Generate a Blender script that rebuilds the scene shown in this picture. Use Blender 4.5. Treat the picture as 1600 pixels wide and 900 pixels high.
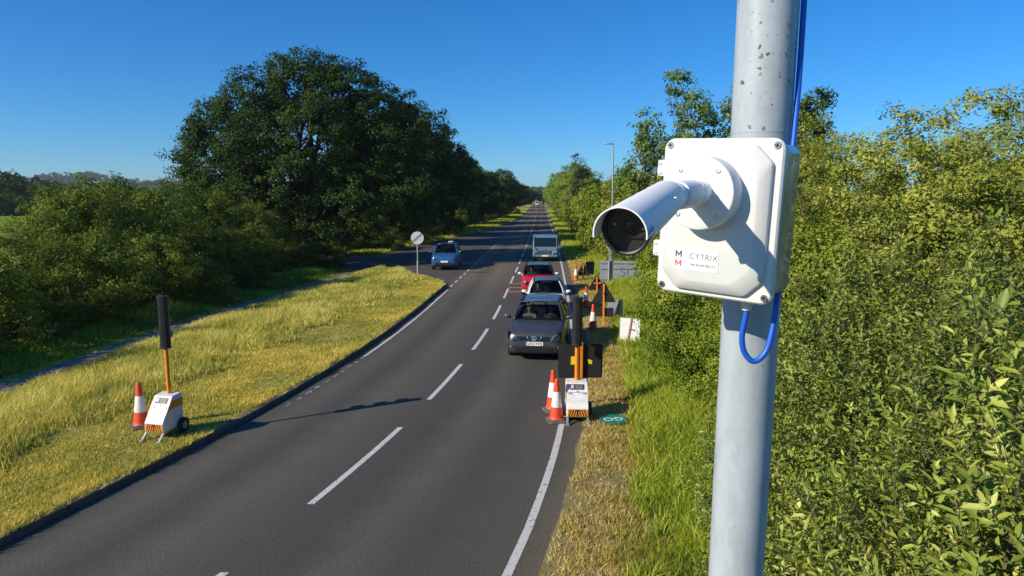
import bpy, bmesh, math, random
import numpy as np
from mathutils import Vector, Matrix, Euler
from mathutils.bvhtree import BVHTree

for o in list(bpy.data.objects):
    bpy.data.objects.remove(o)
SC = bpy.context.scene
COL = SC.collection
R = math.radians
rng = np.random.default_rng(7)
random.seed(7)

# ---------------------------------------------------------------- camera
cam = bpy.data.cameras.new('camera')
cam.lens = 24.0
cam.sensor_width = 36.0
cam.clip_start = 0.05
cam.clip_end = 12000
cam_o = bpy.data.objects.new('camera', cam)
COL.objects.link(cam_o)
cam_o.location = (0, 0, 5.1)
cam_o.rotation_euler = (R(90 - 7.6), 0, 0)
SC.camera = cam_o

# ---------------------------------------------------------------- sky, sun, exposure
SUN_EL = 28.5
SUN_DIR = Vector((-0.87 * math.cos(R(SUN_EL)), -0.49 * math.cos(R(SUN_EL)), math.sin(R(SUN_EL)))).normalized()
SUN_AZ = math.atan2(SUN_DIR.x, SUN_DIR.y)
world = bpy.data.worlds.new('World')
SC.world = world
world.use_nodes = True
wn = world.node_tree
sky = wn.nodes.new('ShaderNodeTexSky')
sky.sky_type = 'NISHITA'
sky.sun_disc = False
sky.sun_elevation = R(SUN_EL)
sky.sun_rotation = SUN_AZ
sky.altitude = 60
sky.air_density = 1.0
sky.dust_density = 0.0
sky.ozone_density = 10.0
bgn = wn.nodes['Background']
bgn.inputs['Strength'].default_value = 0.103
tone = wn.nodes.new('ShaderNodeMix')      # the whole sky leans to clear blue
tone.data_type = 'RGBA'
tone.blend_type = 'MULTIPLY'
tone.inputs[0].default_value = 1.0
tone.inputs[7].default_value = (.68, .90, 1.0, 1)
wn.links.new(sky.outputs[0], tone.inputs[6])
hsv = wn.nodes.new('ShaderNodeHueSaturation')
hsv.inputs['Saturation'].default_value = 1.08
wn.links.new(tone.outputs[2], hsv.inputs['Color'])
wn.links.new(hsv.outputs[0], bgn.inputs[0])
sun = bpy.data.lights.new('sun', 'SUN')
sun.energy = 4.1
sun.angle = R(0.5)
sun.color = (1.0, 0.90, 0.74)
sun_o = bpy.data.objects.new('sun', sun)
COL.objects.link(sun_o)
sun_o.rotation_euler = SUN_DIR.to_track_quat('Z', 'Y').to_euler()
SC.view_settings.view_transform = 'Standard'
SC.view_settings.look = 'None'
SC.view_settings.gamma = 1.0
SC.view_settings.use_curve_mapping = False
SC.view_settings.exposure = 0.4
SC.cycles.use_denoising = True
SC.cycles.max_bounces = 7
SC.cycles.diffuse_bounces = 4
SC.cycles.glossy_bounces = 3
SC.cycles.transmission_bounces = 4
SC.cycles.transparent_max_bounces = 8
SC.cycles.caustics_reflective = False
SC.cycles.caustics_refractive = False

# ---------------------------------------------------------------- materials
def new_mat(name):
    m = bpy.data.materials.new(name)
    m.use_nodes = True
    return m, m.node_tree, m.node_tree.nodes['Principled BSDF']

def mixrgb(nt, fac, a, b, blend='MIX'):
    n = nt.nodes.new('ShaderNodeMix')
    n.data_type = 'RGBA'
    n.blend_type = blend
    for sock, v in ((n.inputs[0], fac), (n.inputs[6], a), (n.inputs[7], b)):
        if hasattr(v, 'links') or isinstance(v, bpy.types.NodeSocket):
            nt.links.new(v, sock)
        else:
            sock.default_value = (*v, 1) if isinstance(v, tuple) and len(v) == 3 else v
    return n.outputs[2]

def noise(nt, scale, detail=4, rough=.55, vec=None, dist=0):
    n = nt.nodes.new('ShaderNodeTexNoise')
    n.inputs['Scale'].default_value = scale
    n.inputs['Detail'].default_value = detail
    n.inputs['Roughness'].default_value = rough
    n.inputs['Distortion'].default_value = dist
    if vec is not None:
        nt.links.new(vec, n.inputs['Vector'])
    return n.outputs[0]

def ramp(nt, fac, stops):
    n = nt.nodes.new('ShaderNodeValToRGB')
    e = n.color_ramp.elements
    while len(e) < len(stops):
        e.new(.5)
    for i, (p, c) in enumerate(stops):
        e[i].position = p
        e[i].color = (*c, 1) if isinstance(c, tuple) else (c, c, c, 1)
    nt.links.new(fac, n.inputs[0])
    return n.outputs[0]

def objco(nt):
    return nt.nodes.new('ShaderNodeTexCoord').outputs['Object']

def geopos(nt):
    return nt.nodes.new('ShaderNodeNewGeometry').outputs['Position']

def bump(nt, b, height, strength=.2, distance=.01):
    n = nt.nodes.new('ShaderNodeBump')
    n.inputs['Strength'].default_value = strength
    n.inputs['Distance'].default_value = distance
    nt.links.new(height, n.inputs['Height'])
    nt.links.new(n.outputs[0], b.inputs['Normal'])

def mat(name, col, rough=.5, metal=0., var=.15, scale=8., coat=0., bmp=0., spec=None):
    """plain surface with mottled colour and roughness"""
    m, nt, b = new_mat(name)
    v = objco(nt)
    f = noise(nt, scale, 5, .6, v)
    lo = tuple(c * (1 - var) for c in col)
    hi = tuple(min(1, c * (1 + var)) for c in col)
    nt.links.new(ramp(nt, f, [(.3, lo), (.7, hi)]), b.inputs['Base Color'])
    nt.links.new(ramp(nt, f, [(.3, max(0, rough - .06)), (.7, min(1, rough + .06))]), b.inputs['Roughness'])
    b.inputs['Metallic'].default_value = metal
    b.inputs['Coat Weight'].default_value = coat
    b.inputs['Coat Roughness'].default_value = .04
    if spec is not None:
        b.inputs['Specular IOR Level'].default_value = spec
    if bmp:
        bump(nt, b, noise(nt, scale * 12, 3, .6, v), bmp, .002)
    return m

def leaf_mat(name, stops, trans=.28, rough=.45, spec=.35):
    m, nt, b = new_mat(name)
    a = nt.nodes.new('ShaderNodeAttribute')
    a.attribute_name = 'tint'
    f = noise(nt, .35, 3, .6, geopos(nt))
    ma = nt.nodes.new('ShaderNodeMath')
    ma.operation = 'MULTIPLY_ADD'
    nt.links.new(f, ma.inputs[0])
    ma.inputs[1].default_value = .9
    nt.links.new(a.outputs['Fac'], ma.inputs[2])
    mb = nt.nodes.new('ShaderNodeMath')
    mb.operation = 'SUBTRACT'
    nt.links.new(ma.outputs[0], mb.inputs[0])
    mb.inputs[1].default_value = .45
    c = ramp(nt, mb.outputs[0], stops)
    nt.links.new(c, b.inputs['Base Color'])
    b.inputs['Roughness'].default_value = rough
    b.inputs['Specular IOR Level'].default_value = spec
    t = nt.nodes.new('ShaderNodeBsdfTranslucent')
    tc = mixrgb(nt, .5, c, (.9, 1.0, .25), 'MULTIPLY')
    tb = mixrgb(nt, 1.0, tc, (1.6, 1.6, 1.6), 'MULTIPLY')
    nt.links.new(tb, t.inputs[0])
    mx = nt.nodes.new('ShaderNodeMixShader')
    mx.inputs[0].default_value = trans
    nt.links.new(b.outputs[0], mx.inputs[1])
    nt.links.new(t.outputs[0], mx.inputs[2])
    nt.links.new(mx.outputs[0], nt.nodes['Material Output'].inputs[0])
    return m

def glass_mat(name, tint, refl=1.0):
    """thin pane: tinted see-through with a mirror coat by Fresnel"""
    m, nt, b = new_mat(name)
    nt.nodes.remove(b)
    tr = nt.nodes.new('ShaderNodeBsdfTransparent')
    tr.inputs[0].default_value = (*tint, 1)
    gl = nt.nodes.new('ShaderNodeBsdfGlossy')
    gl.inputs['Roughness'].default_value = .02
    fr = nt.nodes.new('ShaderNodeFresnel')
    fr.inputs[0].default_value = 1.5
    mu = nt.nodes.new('ShaderNodeMath')
    mu.operation = 'MULTIPLY'
    mu.inputs[1].default_value = refl
    nt.links.new(fr.outputs[0], mu.inputs[0])
    mx = nt.nodes.new('ShaderNodeMixShader')
    nt.links.new(mu.outputs[0], mx.inputs[0])
    nt.links.new(tr.outputs[0], mx.inputs[1])
    nt.links.new(gl.outputs[0], mx.inputs[2])
    nt.links.new(mx.outputs[0], nt.nodes['Material Output'].inputs[0])
    return m

M = {}
M['bark'] = mat('bark', (.09, .07, .05), .9, var=.4, scale=14, bmp=.6)
M['twig'] = mat('twig', (.13, .09, .055), .8, var=.4, scale=20)
M['white_plastic'] = mat('white_plastic', (.71, .715, .69), .32, var=.02, scale=30, bmp=.05)
M['camera_white'] = mat('camera_white', (.88, .88, .87), .55, var=.015, scale=30)
M['white_metal'] = mat('white_metal', (.76, .75, .72), .45, var=.13, scale=9)
M['black_plastic'] = mat('black_plastic', (.018, .018, .019), .42, var=.3, scale=9)
M['gloss_black'] = mat('gloss_black', (.006, .006, .007), .08, var=.2)
M['matt_black'] = mat('matt_black', (.014, .014, .014), .75, var=.4, scale=6)
M['cone_base'] = mat('cone_base', (.16, .135, .11), .85, var=.3, scale=6)
M['rubber'] = mat('rubber', (.02, .02, .021), .85, var=.3, scale=10)
M['steel'] = mat('steel', (.55, .55, .55), .28, 1., var=.1)
M['galv'] = mat('galv', (.42, .44, .45), .5, .6, var=.15, scale=14)
M['orange'] = mat('orange', (.85, .27, .02), .45, var=.1, scale=5)
M['cone_red'] = mat('cone_red', (.78, .075, .02), .5, var=.12, scale=7)
M['cone_white'] = mat('cone_white', (.78, .78, .76), .35, var=.06, scale=7)
M['yellow'] = mat('yellow', (.85, .62, .02), .5, var=.08)
M['blue_cable'] = mat('blue_cable', (.012, .12, .62), .42, var=.1, scale=12)
M['wood'] = mat('wood', (.30, .17, .08), .8, var=.35, scale=6)
M['ink_grey'] = mat('ink_grey', (.05, .055, .06), .5)
M['ink_red'] = mat('ink_red', (.72, .10, .08), .5)
M['ink_blue'] = mat('ink_blue', (.02, .14, .42), .5)
M['sticker'] = mat('sticker', (.86, .86, .86), .3, var=.01)
M['green_sign'] = mat('green_sign', (.01, .22, .12), .4, var=.15)
M['sign_grey'] = mat('sign_grey', (.36, .39, .41), .5, .2, var=.12, scale=3)
M['sign_white'] = mat('sign_white', (.74, .75, .74), .4, var=.08, scale=4)
M['sign_face_black'] = mat('sign_face_black', (.03, .03, .03), .5)
M['sign_face_grey'] = mat('sign_face_grey', (.30, .31, .31), .5, var=.2)
M['graffiti'] = mat('graffiti', (.03, .14, .45), .5)
M['glass'] = glass_mat('glass', (.62, .66, .64), .55)
M['dark_glass'] = glass_mat('dark_glass', (.30, .34, .34), .6)
M['lamp_glass'] = glass_mat('lamp_glass', (.9, .92, .93))
M['chrome'] = mat('chrome', (.75, .75, .76), .12, 1., var=.03)
M['lamp_silver'] = mat('lamp_silver', (.62, .63, .64), .35, .35, var=.1, scale=20)
M['plate_white'] = mat('plate_white', (.80, .81, .80), .35, var=.03)
M['plate_yellow'] = mat('plate_yellow', (.8, .6, .03), .4)
M['interior'] = mat('interior', (.022, .022, .024), .8, var=.3)
M['skin'] = mat('skin', (.55, .31, .21), .55, var=.08)
M['hair'] = mat('hair', (.045, .028, .018), .7, var=.3)
M['cloth_dark'] = mat('cloth_dark', (.05, .045, .05), .9, var=.3)
M['cloth_pale'] = mat('cloth_pale', (.45, .42, .38), .9, var=.15)
M['cloth_teal'] = mat('cloth_teal', (.02, .32, .24), .85, var=.15)

# ---------------------------------------------------------------- mesh helpers
def link(o, parent=None):
    COL.objects.link(o)
    if parent is not None:
        o.parent = parent
    return o

def tag(o, label=None, cat=None, group=None, kind=None):
    if label: o['label'] = label
    if cat: o['category'] = cat
    if group: o['group'] = group
    if kind: o['kind'] = kind
    return o

def thing(name, label, cat, loc=(0, 0, 0), rz=0, group=None):
    o = bpy.data.objects.new(name, None)
    o.empty_display_size = .2
    COL.objects.link(o)
    o.location = loc
    o.rotation_euler = (0, 0, rz)
    return tag(o, label, cat, group)

def copy_tree(o, parent=None):
    c = o.copy()
    COL.objects.link(c)
    c.parent = parent
    for ch in o.children:
        copy_tree(ch, c)
    return c

class MB:
    def __init__(s):
        s.v, s.f = [], []
    def add(s, vs, fs):
        n = len(s.v)
        s.v += [tuple(p) for p in vs]
        s.f += [tuple(i + n for i in f) for f in fs]
        return s
    def box(s, c, d, rot=None):
        x, y, z = d[0] / 2, d[1] / 2, d[2] / 2
        vs = [Vector((a, b, e)) for e in (-z, z) for a, b in ((-x, -y), (x, -y), (x, y), (-x, y))]
        if rot is not None:
            vs = [rot @ p for p in vs]
        c = Vector(c)
        return s.add([p + c for p in vs], [(3, 2, 1, 0), (4, 5, 6, 7), (0, 1, 5, 4), (1, 2, 6, 5), (2, 3, 7, 6), (3, 0, 4, 7)])
    def cyl(s, p0, p1, r0, r1=None, n=16, caps=True):
        p0, p1 = Vector(p0), Vector(p1)
        r1 = r0 if r1 is None else r1
        q = (p1 - p0).to_track_quat('Z', 'Y')
        vs = []
        for p, r in ((p0, r0), (p1, r1)):
            vs += [p + q @ Vector((r * math.cos(2 * math.pi * i / n), r * math.sin(2 * math.pi * i / n), 0)) for i in range(n)]
        fs = [(i, (i + 1) % n, n + (i + 1) % n, n + i) for i in range(n)]
        if caps:
            fs += [tuple(range(n - 1, -1, -1)), tuple(range(n, 2 * n))]
        return s.add(vs, fs)
    def tube(s, pts, rad, n=10):
        pts = [Vector(p) for p in pts]
        k = len(pts)
        rad = rad if isinstance(rad, (list, tuple)) else [rad] * k
        ref = Vector((0, 0, 1))
        vs = []
        d0 = (pts[1] - pts[0]).normalized()
        a = d0.orthogonal().normalized()
        for i, p in enumerate(pts):
            d = ((pts[min(i + 1, k - 1)] - pts[max(i - 1, 0)])).normalized()
            a = (a - d * a.dot(d)).normalized()
            b = d.cross(a)
            vs += [p + (a * math.cos(2 * math.pi * j / n) + b * math.sin(2 * math.pi * j / n)) * rad[i] for j in range(n)]
        fs = [(i * n + j, i * n + (j + 1) % n, (i + 1) * n + (j + 1) % n, (i + 1) * n + j) for i in range(k - 1) for j in range(n)]
        fs += [tuple(range(n - 1, -1, -1)), tuple(range((k - 1) * n, k * n))]
        return s.add(vs, fs)
    def lathe(s, prof, n=24, mtx=None, cap=True):
        """prof: (r, z) from bottom to top"""
        vs = []
        for r, z in prof:
            vs += [Vector((r * math.cos(2 * math.pi * i / n), r * math.sin(2 * math.pi * i / n), z)) for i in range(n)]
        if mtx is not None:
            vs = [mtx @ p for p in vs]
        k = len(prof)
        fs = [(i * n + j, i * n + (j + 1) % n, (i + 1) * n + (j + 1) % n, (i + 1) * n + j) for i in range(k - 1) for j in range(n)]
        if cap:
            fs += [tuple(range(n - 1, -1, -1)), tuple(range((k - 1) * n, k * n))]
        return s.add(vs, fs)
    def prism(s, poly, z0, z1, mtx=None):
        """poly in xy, extruded z0..z1"""
        n = len(poly)
        vs = [Vector((x, y, z0)) for x, y in poly] + [Vector((x, y, z1)) for x, y in poly]
        if mtx is not None:
            vs = [mtx @ p for p in vs]
        fs = [(i, (i + 1) % n, n + (i + 1) % n, n + i) for i in range(n)]
        fs += [tuple(range(n - 1, -1, -1)), tuple(range(n, 2 * n))]
        return s.add(vs, fs)
    def build(s, name, m, parent=None, smooth=False, bevel=0, seg=2, angle=35):
        me = bpy.data.meshes.new(name)
        me.from_pydata(s.v, [], s.f)
        bm = bmesh.new()
        bm.from_mesh(me)
        bmesh.ops.recalc_face_normals(bm, faces=bm.faces)
        bm.to_mesh(me)
        bm.free()
        if m is not None:
            me.materials.append(m if not isinstance(m, str) else M[m])
        o = bpy.data.objects.new(name, me)
        if smooth or bevel:
            me.polygons.foreach_set('use_smooth', [True] * len(me.polygons))
            try:
                me.set_sharp_from_angle(angle=R(angle))
            except Exception:
                pass
        if bevel:
            b = o.modifiers.new('bevel', 'BEVEL')
            b.width = bevel
            b.segments = seg
            b.limit_method = 'ANGLE'
            b.angle_limit = R(angle)
            b.harden_normals = True
        return link(o, parent)

def rrect(w, h, r, n=5):
    """rounded rectangle outline"""
    out = []
    for cx, cy, a0 in ((w / 2 - r, h / 2 - r, 0), (-w / 2 + r, h / 2 - r, 90), (-w / 2 + r, -h / 2 + r, 180), (w / 2 - r, -h / 2 + r, 270)):
        for i in range(n + 1):
            a = R(a0 + 90 * i / n)
            out.append((cx + r * math.cos(a), cy + r * math.sin(a)))
    return out

def frame(origin, xa, ya, za):
    m = Matrix.Identity(4)
    for i, a in enumerate((xa, ya, za)):
        for j in range(3):
            m[j][i] = a[j]
    for j in range(3):
        m[j][3] = origin[j]
    return m

def text_mesh(name, body, size, m, parent, mtx, extrude=.0004, spacing=1.0, offset=0.0, bold=False):
    """flat lettering; mtx places its xy plane"""
    c = bpy.data.curves.new(name, 'FONT')
    c.body = body
    c.size = size
    c.align_x = 'CENTER'
    c.align_y = 'CENTER'
    c.extrude = extrude
    c.space_character = spacing
    c.offset = offset
    c.resolution_u = 3
    t = bpy.data.objects.new(name, c)
    COL.objects.link(t)
    bpy.context.view_layer.update()
    me = bpy.data.meshes.new_from_object(t.evaluated_get(bpy.context.evaluated_depsgraph_get()))
    bpy.data.objects.remove(t)
    bpy.data.curves.remove(c)
    me.transform(mtx)
    me.materials.clear()
    me.materials.append(m if not isinstance(m, str) else M[m])
    me.name = name
    return link(bpy.data.objects.new(name, me), parent)

def np_mesh(name, V, loops, nper, m, parent=None, tint=None, smooth=False):
    """fast mesh from arrays: every face has nper corners"""
    me = bpy.data.meshes.new(name)
    V = np.asarray(V, np.float32).reshape(-1, 3)
    loops = np.asarray(loops, np.int32).ravel()
    nf = len(loops) // nper
    me.vertices.add(len(V))
    me.vertices.foreach_set('co', V.ravel())
    me.loops.add(len(loops))
    me.loops.foreach_set('vertex_index', loops)
    me.polygons.add(nf)
    me.polygons.foreach_set('loop_start', np.arange(0, nf * nper, nper, dtype=np.int32))
    try:
        me.polygons.foreach_set('loop_total', np.full(nf, nper, np.int32))
    except Exception:
        pass
    if tint is not None:
        at = me.attributes.new('tint', 'FLOAT', 'POINT')
        at.data.foreach_set('value', np.asarray(tint, np.float32))
    if smooth:
        me.polygons.foreach_set('use_smooth', np.ones(nf, bool))
    me.update(calc_edges=True)
    if m is not None:
        me.materials.append(m if not isinstance(m, str) else M[m])
    return link(bpy.data.objects.new(name, me), parent) if name else me

def unit(a):
    return a / np.maximum(np.linalg.norm(a, axis=-1, keepdims=True), 1e-9)

def leaves(name, C, T, N, L, W, tint, m, parent=None, fold=.12, six=False, droop=.1):
    """leaf blades: base C, direction T, face normal N"""
    n = len(C)
    T = unit(T)
    S = unit(np.cross(T, N))
    N = np.cross(S, T)
    L = np.broadcast_to(L, (n,))[:, None]
    W = np.broadcast_to(W, (n,))[:, None]
    tip = C + T * L - N * L * droop
    if six:
        V = np.stack([C, C + T * L * .3 + S * W * .42 + N * W * fold, C + T * L * .68 + S * W * .42 + N * W * fold - N * L * droop * .35, tip,
                      C + T * L * .68 - S * W * .42 + N * W * fold - N * L * droop * .35, C + T * L * .3 - S * W * .42 + N * W * fold], 1)
        b = (np.arange(n) * 6)[:, None]
        F = np.concatenate([b + np.array([[0, 1, 2, 3]]), b + np.array([[0, 3, 4, 5]])], 1)
        return np_mesh(name, V, F, 4, m, parent, np.repeat(tint, 6))
    V = np.stack([C, C + T * L * .48 + S * W * .5 + N * W * fold, tip, C + T * L * .48 - S * W * .5 + N * W * fold], 1)
    b = (np.arange(n) * 4)[:, None]
    F = np.concatenate([b + np.array([[0, 1, 2]]), b + np.array([[0, 2, 3]])], 1)
    return np_mesh(name, V, F, 3, m, parent, np.repeat(tint, 4))

def sphere_dirs(n, g=None):
    g = g or rng
    return unit(g.normal(size=(n, 3)))
# ---------------------------------------------------------------- the road's course
_sy = np.array([-200, -20, 8, 12, 16, 20, 26, 32, 60, 100, 500, 4000.])
_ss = np.array([.30, .30, .285, .245, .175, .135, .085, .056, .05, .043, .037, .037])
_gy = np.arange(-200, 4000, .25)
_gx = np.concatenate([[0], np.cumsum(np.interp(_gy[:-1] + .125, _sy, _ss) * .25)])
_gx += -3.95 - np.interp(8.7, _gy, _gx)
def cx(y):
    return np.interp(y, _gy, _gx)
def slope(y):
    return np.interp(y, _sy, _ss)
def sec(y):
    return np.sqrt(1 + slope(y) ** 2)
def off_left(y):      # kerb
    return cx(y) - 3.65 * sec(y)
def off_line(y):      # right edge line
    return cx(y) + np.interp(y, [0, 10, 15, 28, 60], [3.9, 3.72, 3.5, 3.25, 3.25]) * sec(y)
def off_right(y):     # right edge of the tarmac
    return cx(y) + np.interp(y, [0, 10, 15, 28, 60], [4.35, 4.2, 4.02, 3.8, 3.8]) * sec(y)

# ---------------------------------------------------------------- ground materials
def ground_mat():
    m, nt, b = new_mat('meadow')
    p = geopos(nt)
    f = noise(nt, .05, 5, .6, p)
    g = noise(nt, 1.6, 6, .7, p)
    c1 = ramp(nt, f, [(.35, (.15, .23, .03)), (.65, (.22, .29, .045))])
    c2 = ramp(nt, g, [(.3, (.6, .6, .6)), (.7, (1.25, 1.25, 1.25))])
    nt.links.new(mixrgb(nt, 1., c1, c2, 'MULTIPLY'), b.inputs['Base Color'])
    b.inputs['Roughness'].default_value = 1.0
    b.inputs['Specular IOR Level'].default_value = 0.0
    bump(nt, b, g, .5, .08)
    return m

def soil_mat(name, stops, s=3.):
    m, nt, b = new_mat(name)
    p = geopos(nt)
    g = noise(nt, s, 8, .7, p)
    g2 = noise(nt, s * .16, 4, .6, p)
    c = ramp(nt, g, stops)
    c2 = ramp(nt, g2, [(.3, (.75, .75, .75)), (.7, (1.2, 1.2, 1.2))])
    nt.links.new(mixrgb(nt, 1., c, c2, 'MULTIPLY'), b.inputs['Base Color'])
    b.inputs['Roughness'].default_value = .95
    bump(nt, b, noise(nt, s * 9, 4, .7, p), .7, .03)
    return m

def asphalt_mat(name, base, uv=True, brown=True):
    m, nt, b = new_mat(name)
    p = geopos(nt)
    fine = noise(nt, 34, 7, .85, p)
    mid = noise(nt, 1.3, 5, .6, p)
    big = noise(nt, .22, 4, .6, p)
    c = ramp(nt, fine, [(.33, tuple(x * .35 for x in base)), (.5, base), (.66, tuple(x * 2.1 for x in base))])
    c = mixrgb(nt, 1., c, ramp(nt, mid, [(.3, (.95, .95, .95)), (.7, (1.05, 1.05, 1.04))]), 'MULTIPLY')
    c = mixrgb(nt, 1., c, ramp(nt, big, [(.3, (.96, .96, .97)), (.7, (1.04, 1.04, 1.02))]), 'MULTIPLY')
    if uv:
        # worn wheel tracks run along the lanes: uv.x is metres from the centre line
        u = nt.nodes.new('ShaderNodeUVMap')
        sp = nt.nodes.new('ShaderNodeSeparateXYZ')
        nt.links.new(u.outputs[0], sp.inputs[0])
        add = nt.nodes.new('ShaderNodeMath')
        add.operation = 'MULTIPLY_ADD'
        nt.links.new(mid, add.inputs[0])
        add.inputs[1].default_value = .35
        nt.links.new(sp.outputs[0], add.inputs[2])
        mr = nt.nodes.new('ShaderNodeMapRange')
        mr.inputs[1].default_value = -4.2
        mr.inputs[2].default_value = 5.0
        nt.links.new(add.outputs[0], mr.inputs[0])
        def q(x):
            return (x + 4.2) / 9.2
        lo, hi = (.82, .82, .84), (1.24, 1.22, 1.13)
        tracks = [(q(-4.0), (.75, .72, .68)), (q(-3.3), (.9, .9, .92)), (q(-2.7), hi), (q(-1.9), lo), (q(-1.1), hi), (q(-.1), (.95, .95, .95)),
                  (q(.9), (.82, .82, .85)), (q(1.6), hi), (q(2.5), (.84, .84, .86)), (q(3.2), (1.0, .99, .96)), (q(3.9), (1.1, 1.08, 1.02)), (q(4.6), (1.9, 1.65, 1.3))]
        c = mixrgb(nt, 1., c, ramp(nt, mr.outputs[0], tracks), 'MULTIPLY')
        # browner surface dressing further along
        m2 = nt.nodes.new('ShaderNodeMapRange')
        m2.inputs[1].default_value = 34
        m2.inputs[2].default_value = 44
        nt.links.new(sp.outputs[1], m2.inputs[0])
        c = mixrgb(nt, m2.outputs[0], c, mixrgb(nt, 1., c, (1.62, 1.34, 1.2), 'MULTIPLY'))
    nt.links.new(c, b.inputs['Base Color'])
    b.inputs['Roughness'].default_value = .82
    b.inputs['Specular IOR Level'].default_value = .3
    bump(nt, b, fine, .5, .006)
    return m

def paint_mat(name, col, wear=.36, under=(.05, .05, .05)):
    m, nt, b = new_mat(name)
    p = geopos(nt)
    f = noise(nt, 9, 8, .8, p)
    k = ramp(nt, f, [(wear - .02, 0.), (wear + .02, 1.)])
    g = ramp(nt, noise(nt, 40, 4, .7, p), [(.3, tuple(c * .8 for c in col)), (.7, tuple(min(1, c * 1.1) for c in col))])
    nt.links.new(mixrgb(nt, k, under, g), b.inputs['Base Color'])
    b.inputs['Roughness'].default_value = .7
    return m

M['meadow'] = ground_mat()
M['asphalt'] = asphalt_mat('asphalt', (.084, .079, .066))
M['asphalt_side'] = asphalt_mat('asphalt_side', (.085, .076, .069), uv=False)
M['path'] = asphalt_mat('path', (.19, .175, .15), uv=False)
M['verge_left'] = soil_mat('verge_left', [(.25, (.20, .16, .035)), (.5, (.40, .33, .07)), (.75, (.54, .45, .13))])
M['verge_right'] = soil_mat('verge_right', [(.25, (.13, .12, .035)), (.5, (.30, .24, .09)), (.75, (.44, .35, .18))], 4.)
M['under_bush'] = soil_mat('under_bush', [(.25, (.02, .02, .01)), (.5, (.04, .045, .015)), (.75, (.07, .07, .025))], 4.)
M['kerb'] = mat('kerb', (.12, .108, .09), .9, var=.3, scale=6, bmp=.5)
M['line_white'] = paint_mat('line_white', (.64, .63, .59), .41)
M['line_worn'] = paint_mat('line_worn', (.5, .49, .46), .52)
M['line_yellow'] = paint_mat('line_yellow', (.62, .47, .16), .40)

def strip(name, y, xl, xr, z, m, parent=None, cols=2, uv=False, kind='structure'):
    y = np.asarray(y, float)
    n = len(y)
    t = np.linspace(0, 1, cols)
    V = np.zeros((n, cols, 3))
    V[:, :, 0] = xl[:, None] * (1 - t) + xr[:, None] * t
    V[:, :, 1] = y[:, None]
    V[:, :, 2] = z
    idx = np.arange(n * cols).reshape(n, cols)
    F = np.stack([idx[:-1, :-1], idx[:-1, 1:], idx[1:, 1:], idx[1:, :-1]], -1).reshape(-1, 4)
    o = np_mesh(name, V, F, 4, m, parent)
    if uv:
        me = o.data
        ul = me.uv_layers.new(name='UVMap')
        off = (V[:, :, 0] - cx(y)[:, None]) / sec(y)[:, None]
        uvv = np.stack([off, V[:, :, 1]], -1).reshape(-1, 2)[F.ravel()]
        ul.data.foreach_set('uv', uvv.astype(np.float32).ravel())
    if parent is None and kind:
        o['kind'] = kind
    return o

def poly_sheet(name, pts, z, m, parent=None, kind='structure'):
    me = bpy.data.meshes.new(name)
    bm = bmesh.new()
    f = bm.faces.new([bm.verts.new((x, y, z)) for x, y in pts])
    bmesh.ops.triangulate(bm, faces=[f])
    bmesh.ops.recalc_face_normals(bm, faces=bm.faces)
    for f in bm.faces:
        if f.normal.z < 0:
            f.normal_flip()
    bm.to_mesh(me)
    bm.free()
    me.materials.append(M[m])
    o = link(bpy.data.objects.new(name, me), parent)
    if parent is None and kind:
        o['kind'] = kind
    return o

# ---------------------------------------------------------------- ground sheet, out to the horizon
gx = np.concatenate([np.linspace(-5000, -400, 12), np.linspace(-300, 300, 25), np.linspace(400, 5000, 12)])
gy = np.concatenate([np.linspace(-400, -40, 7), np.linspace(-20, 480, 26), np.linspace(560, 6000, 14)])
GX, GY = np.meshgrid(gx, gy)
GV = np.stack([GX, GY, np.full_like(GX, -.03)], -1)
gi = np.arange(GX.size).reshape(GX.shape)
ground = np_mesh('ground', GV, np.stack([gi[:-1, :-1], gi[:-1, 1:], gi[1:, 1:], gi[1:, :-1]], -1).reshape(-1, 4), 4, 'meadow')
ground['kind'] = 'structure'

yy = np.concatenate([np.arange(-60, 60, 1.), np.arange(60, 462, 5.)])
road = strip('road', yy, off_left(yy), off_right(yy), 0., 'asphalt', cols=12, uv=True)
# side road and its wide mouth on the left
yj = np.arange(44, 170, 4.)
wj = np.interp(yj, [44, 70, 80, 95, 130, 170], [9, 9, 7.0, 4.6, 1.6, .05])
strip('road_bellmouth', yj, off_left(yj) - wj, off_left(yj) + .02, -.008, 'asphalt_side')
poly_sheet('side_road', [(-3.9, 39.5), (-4.9, 43.2), (-7.2, 46.0), (-12, 48.4), (-40, 60), (-40, 67), (-16, 61.5), (-11.5, 66), (-9.5, 72), (-2.2, 72), (-3.2, 45)], -.014, 'asphalt_side')

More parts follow.
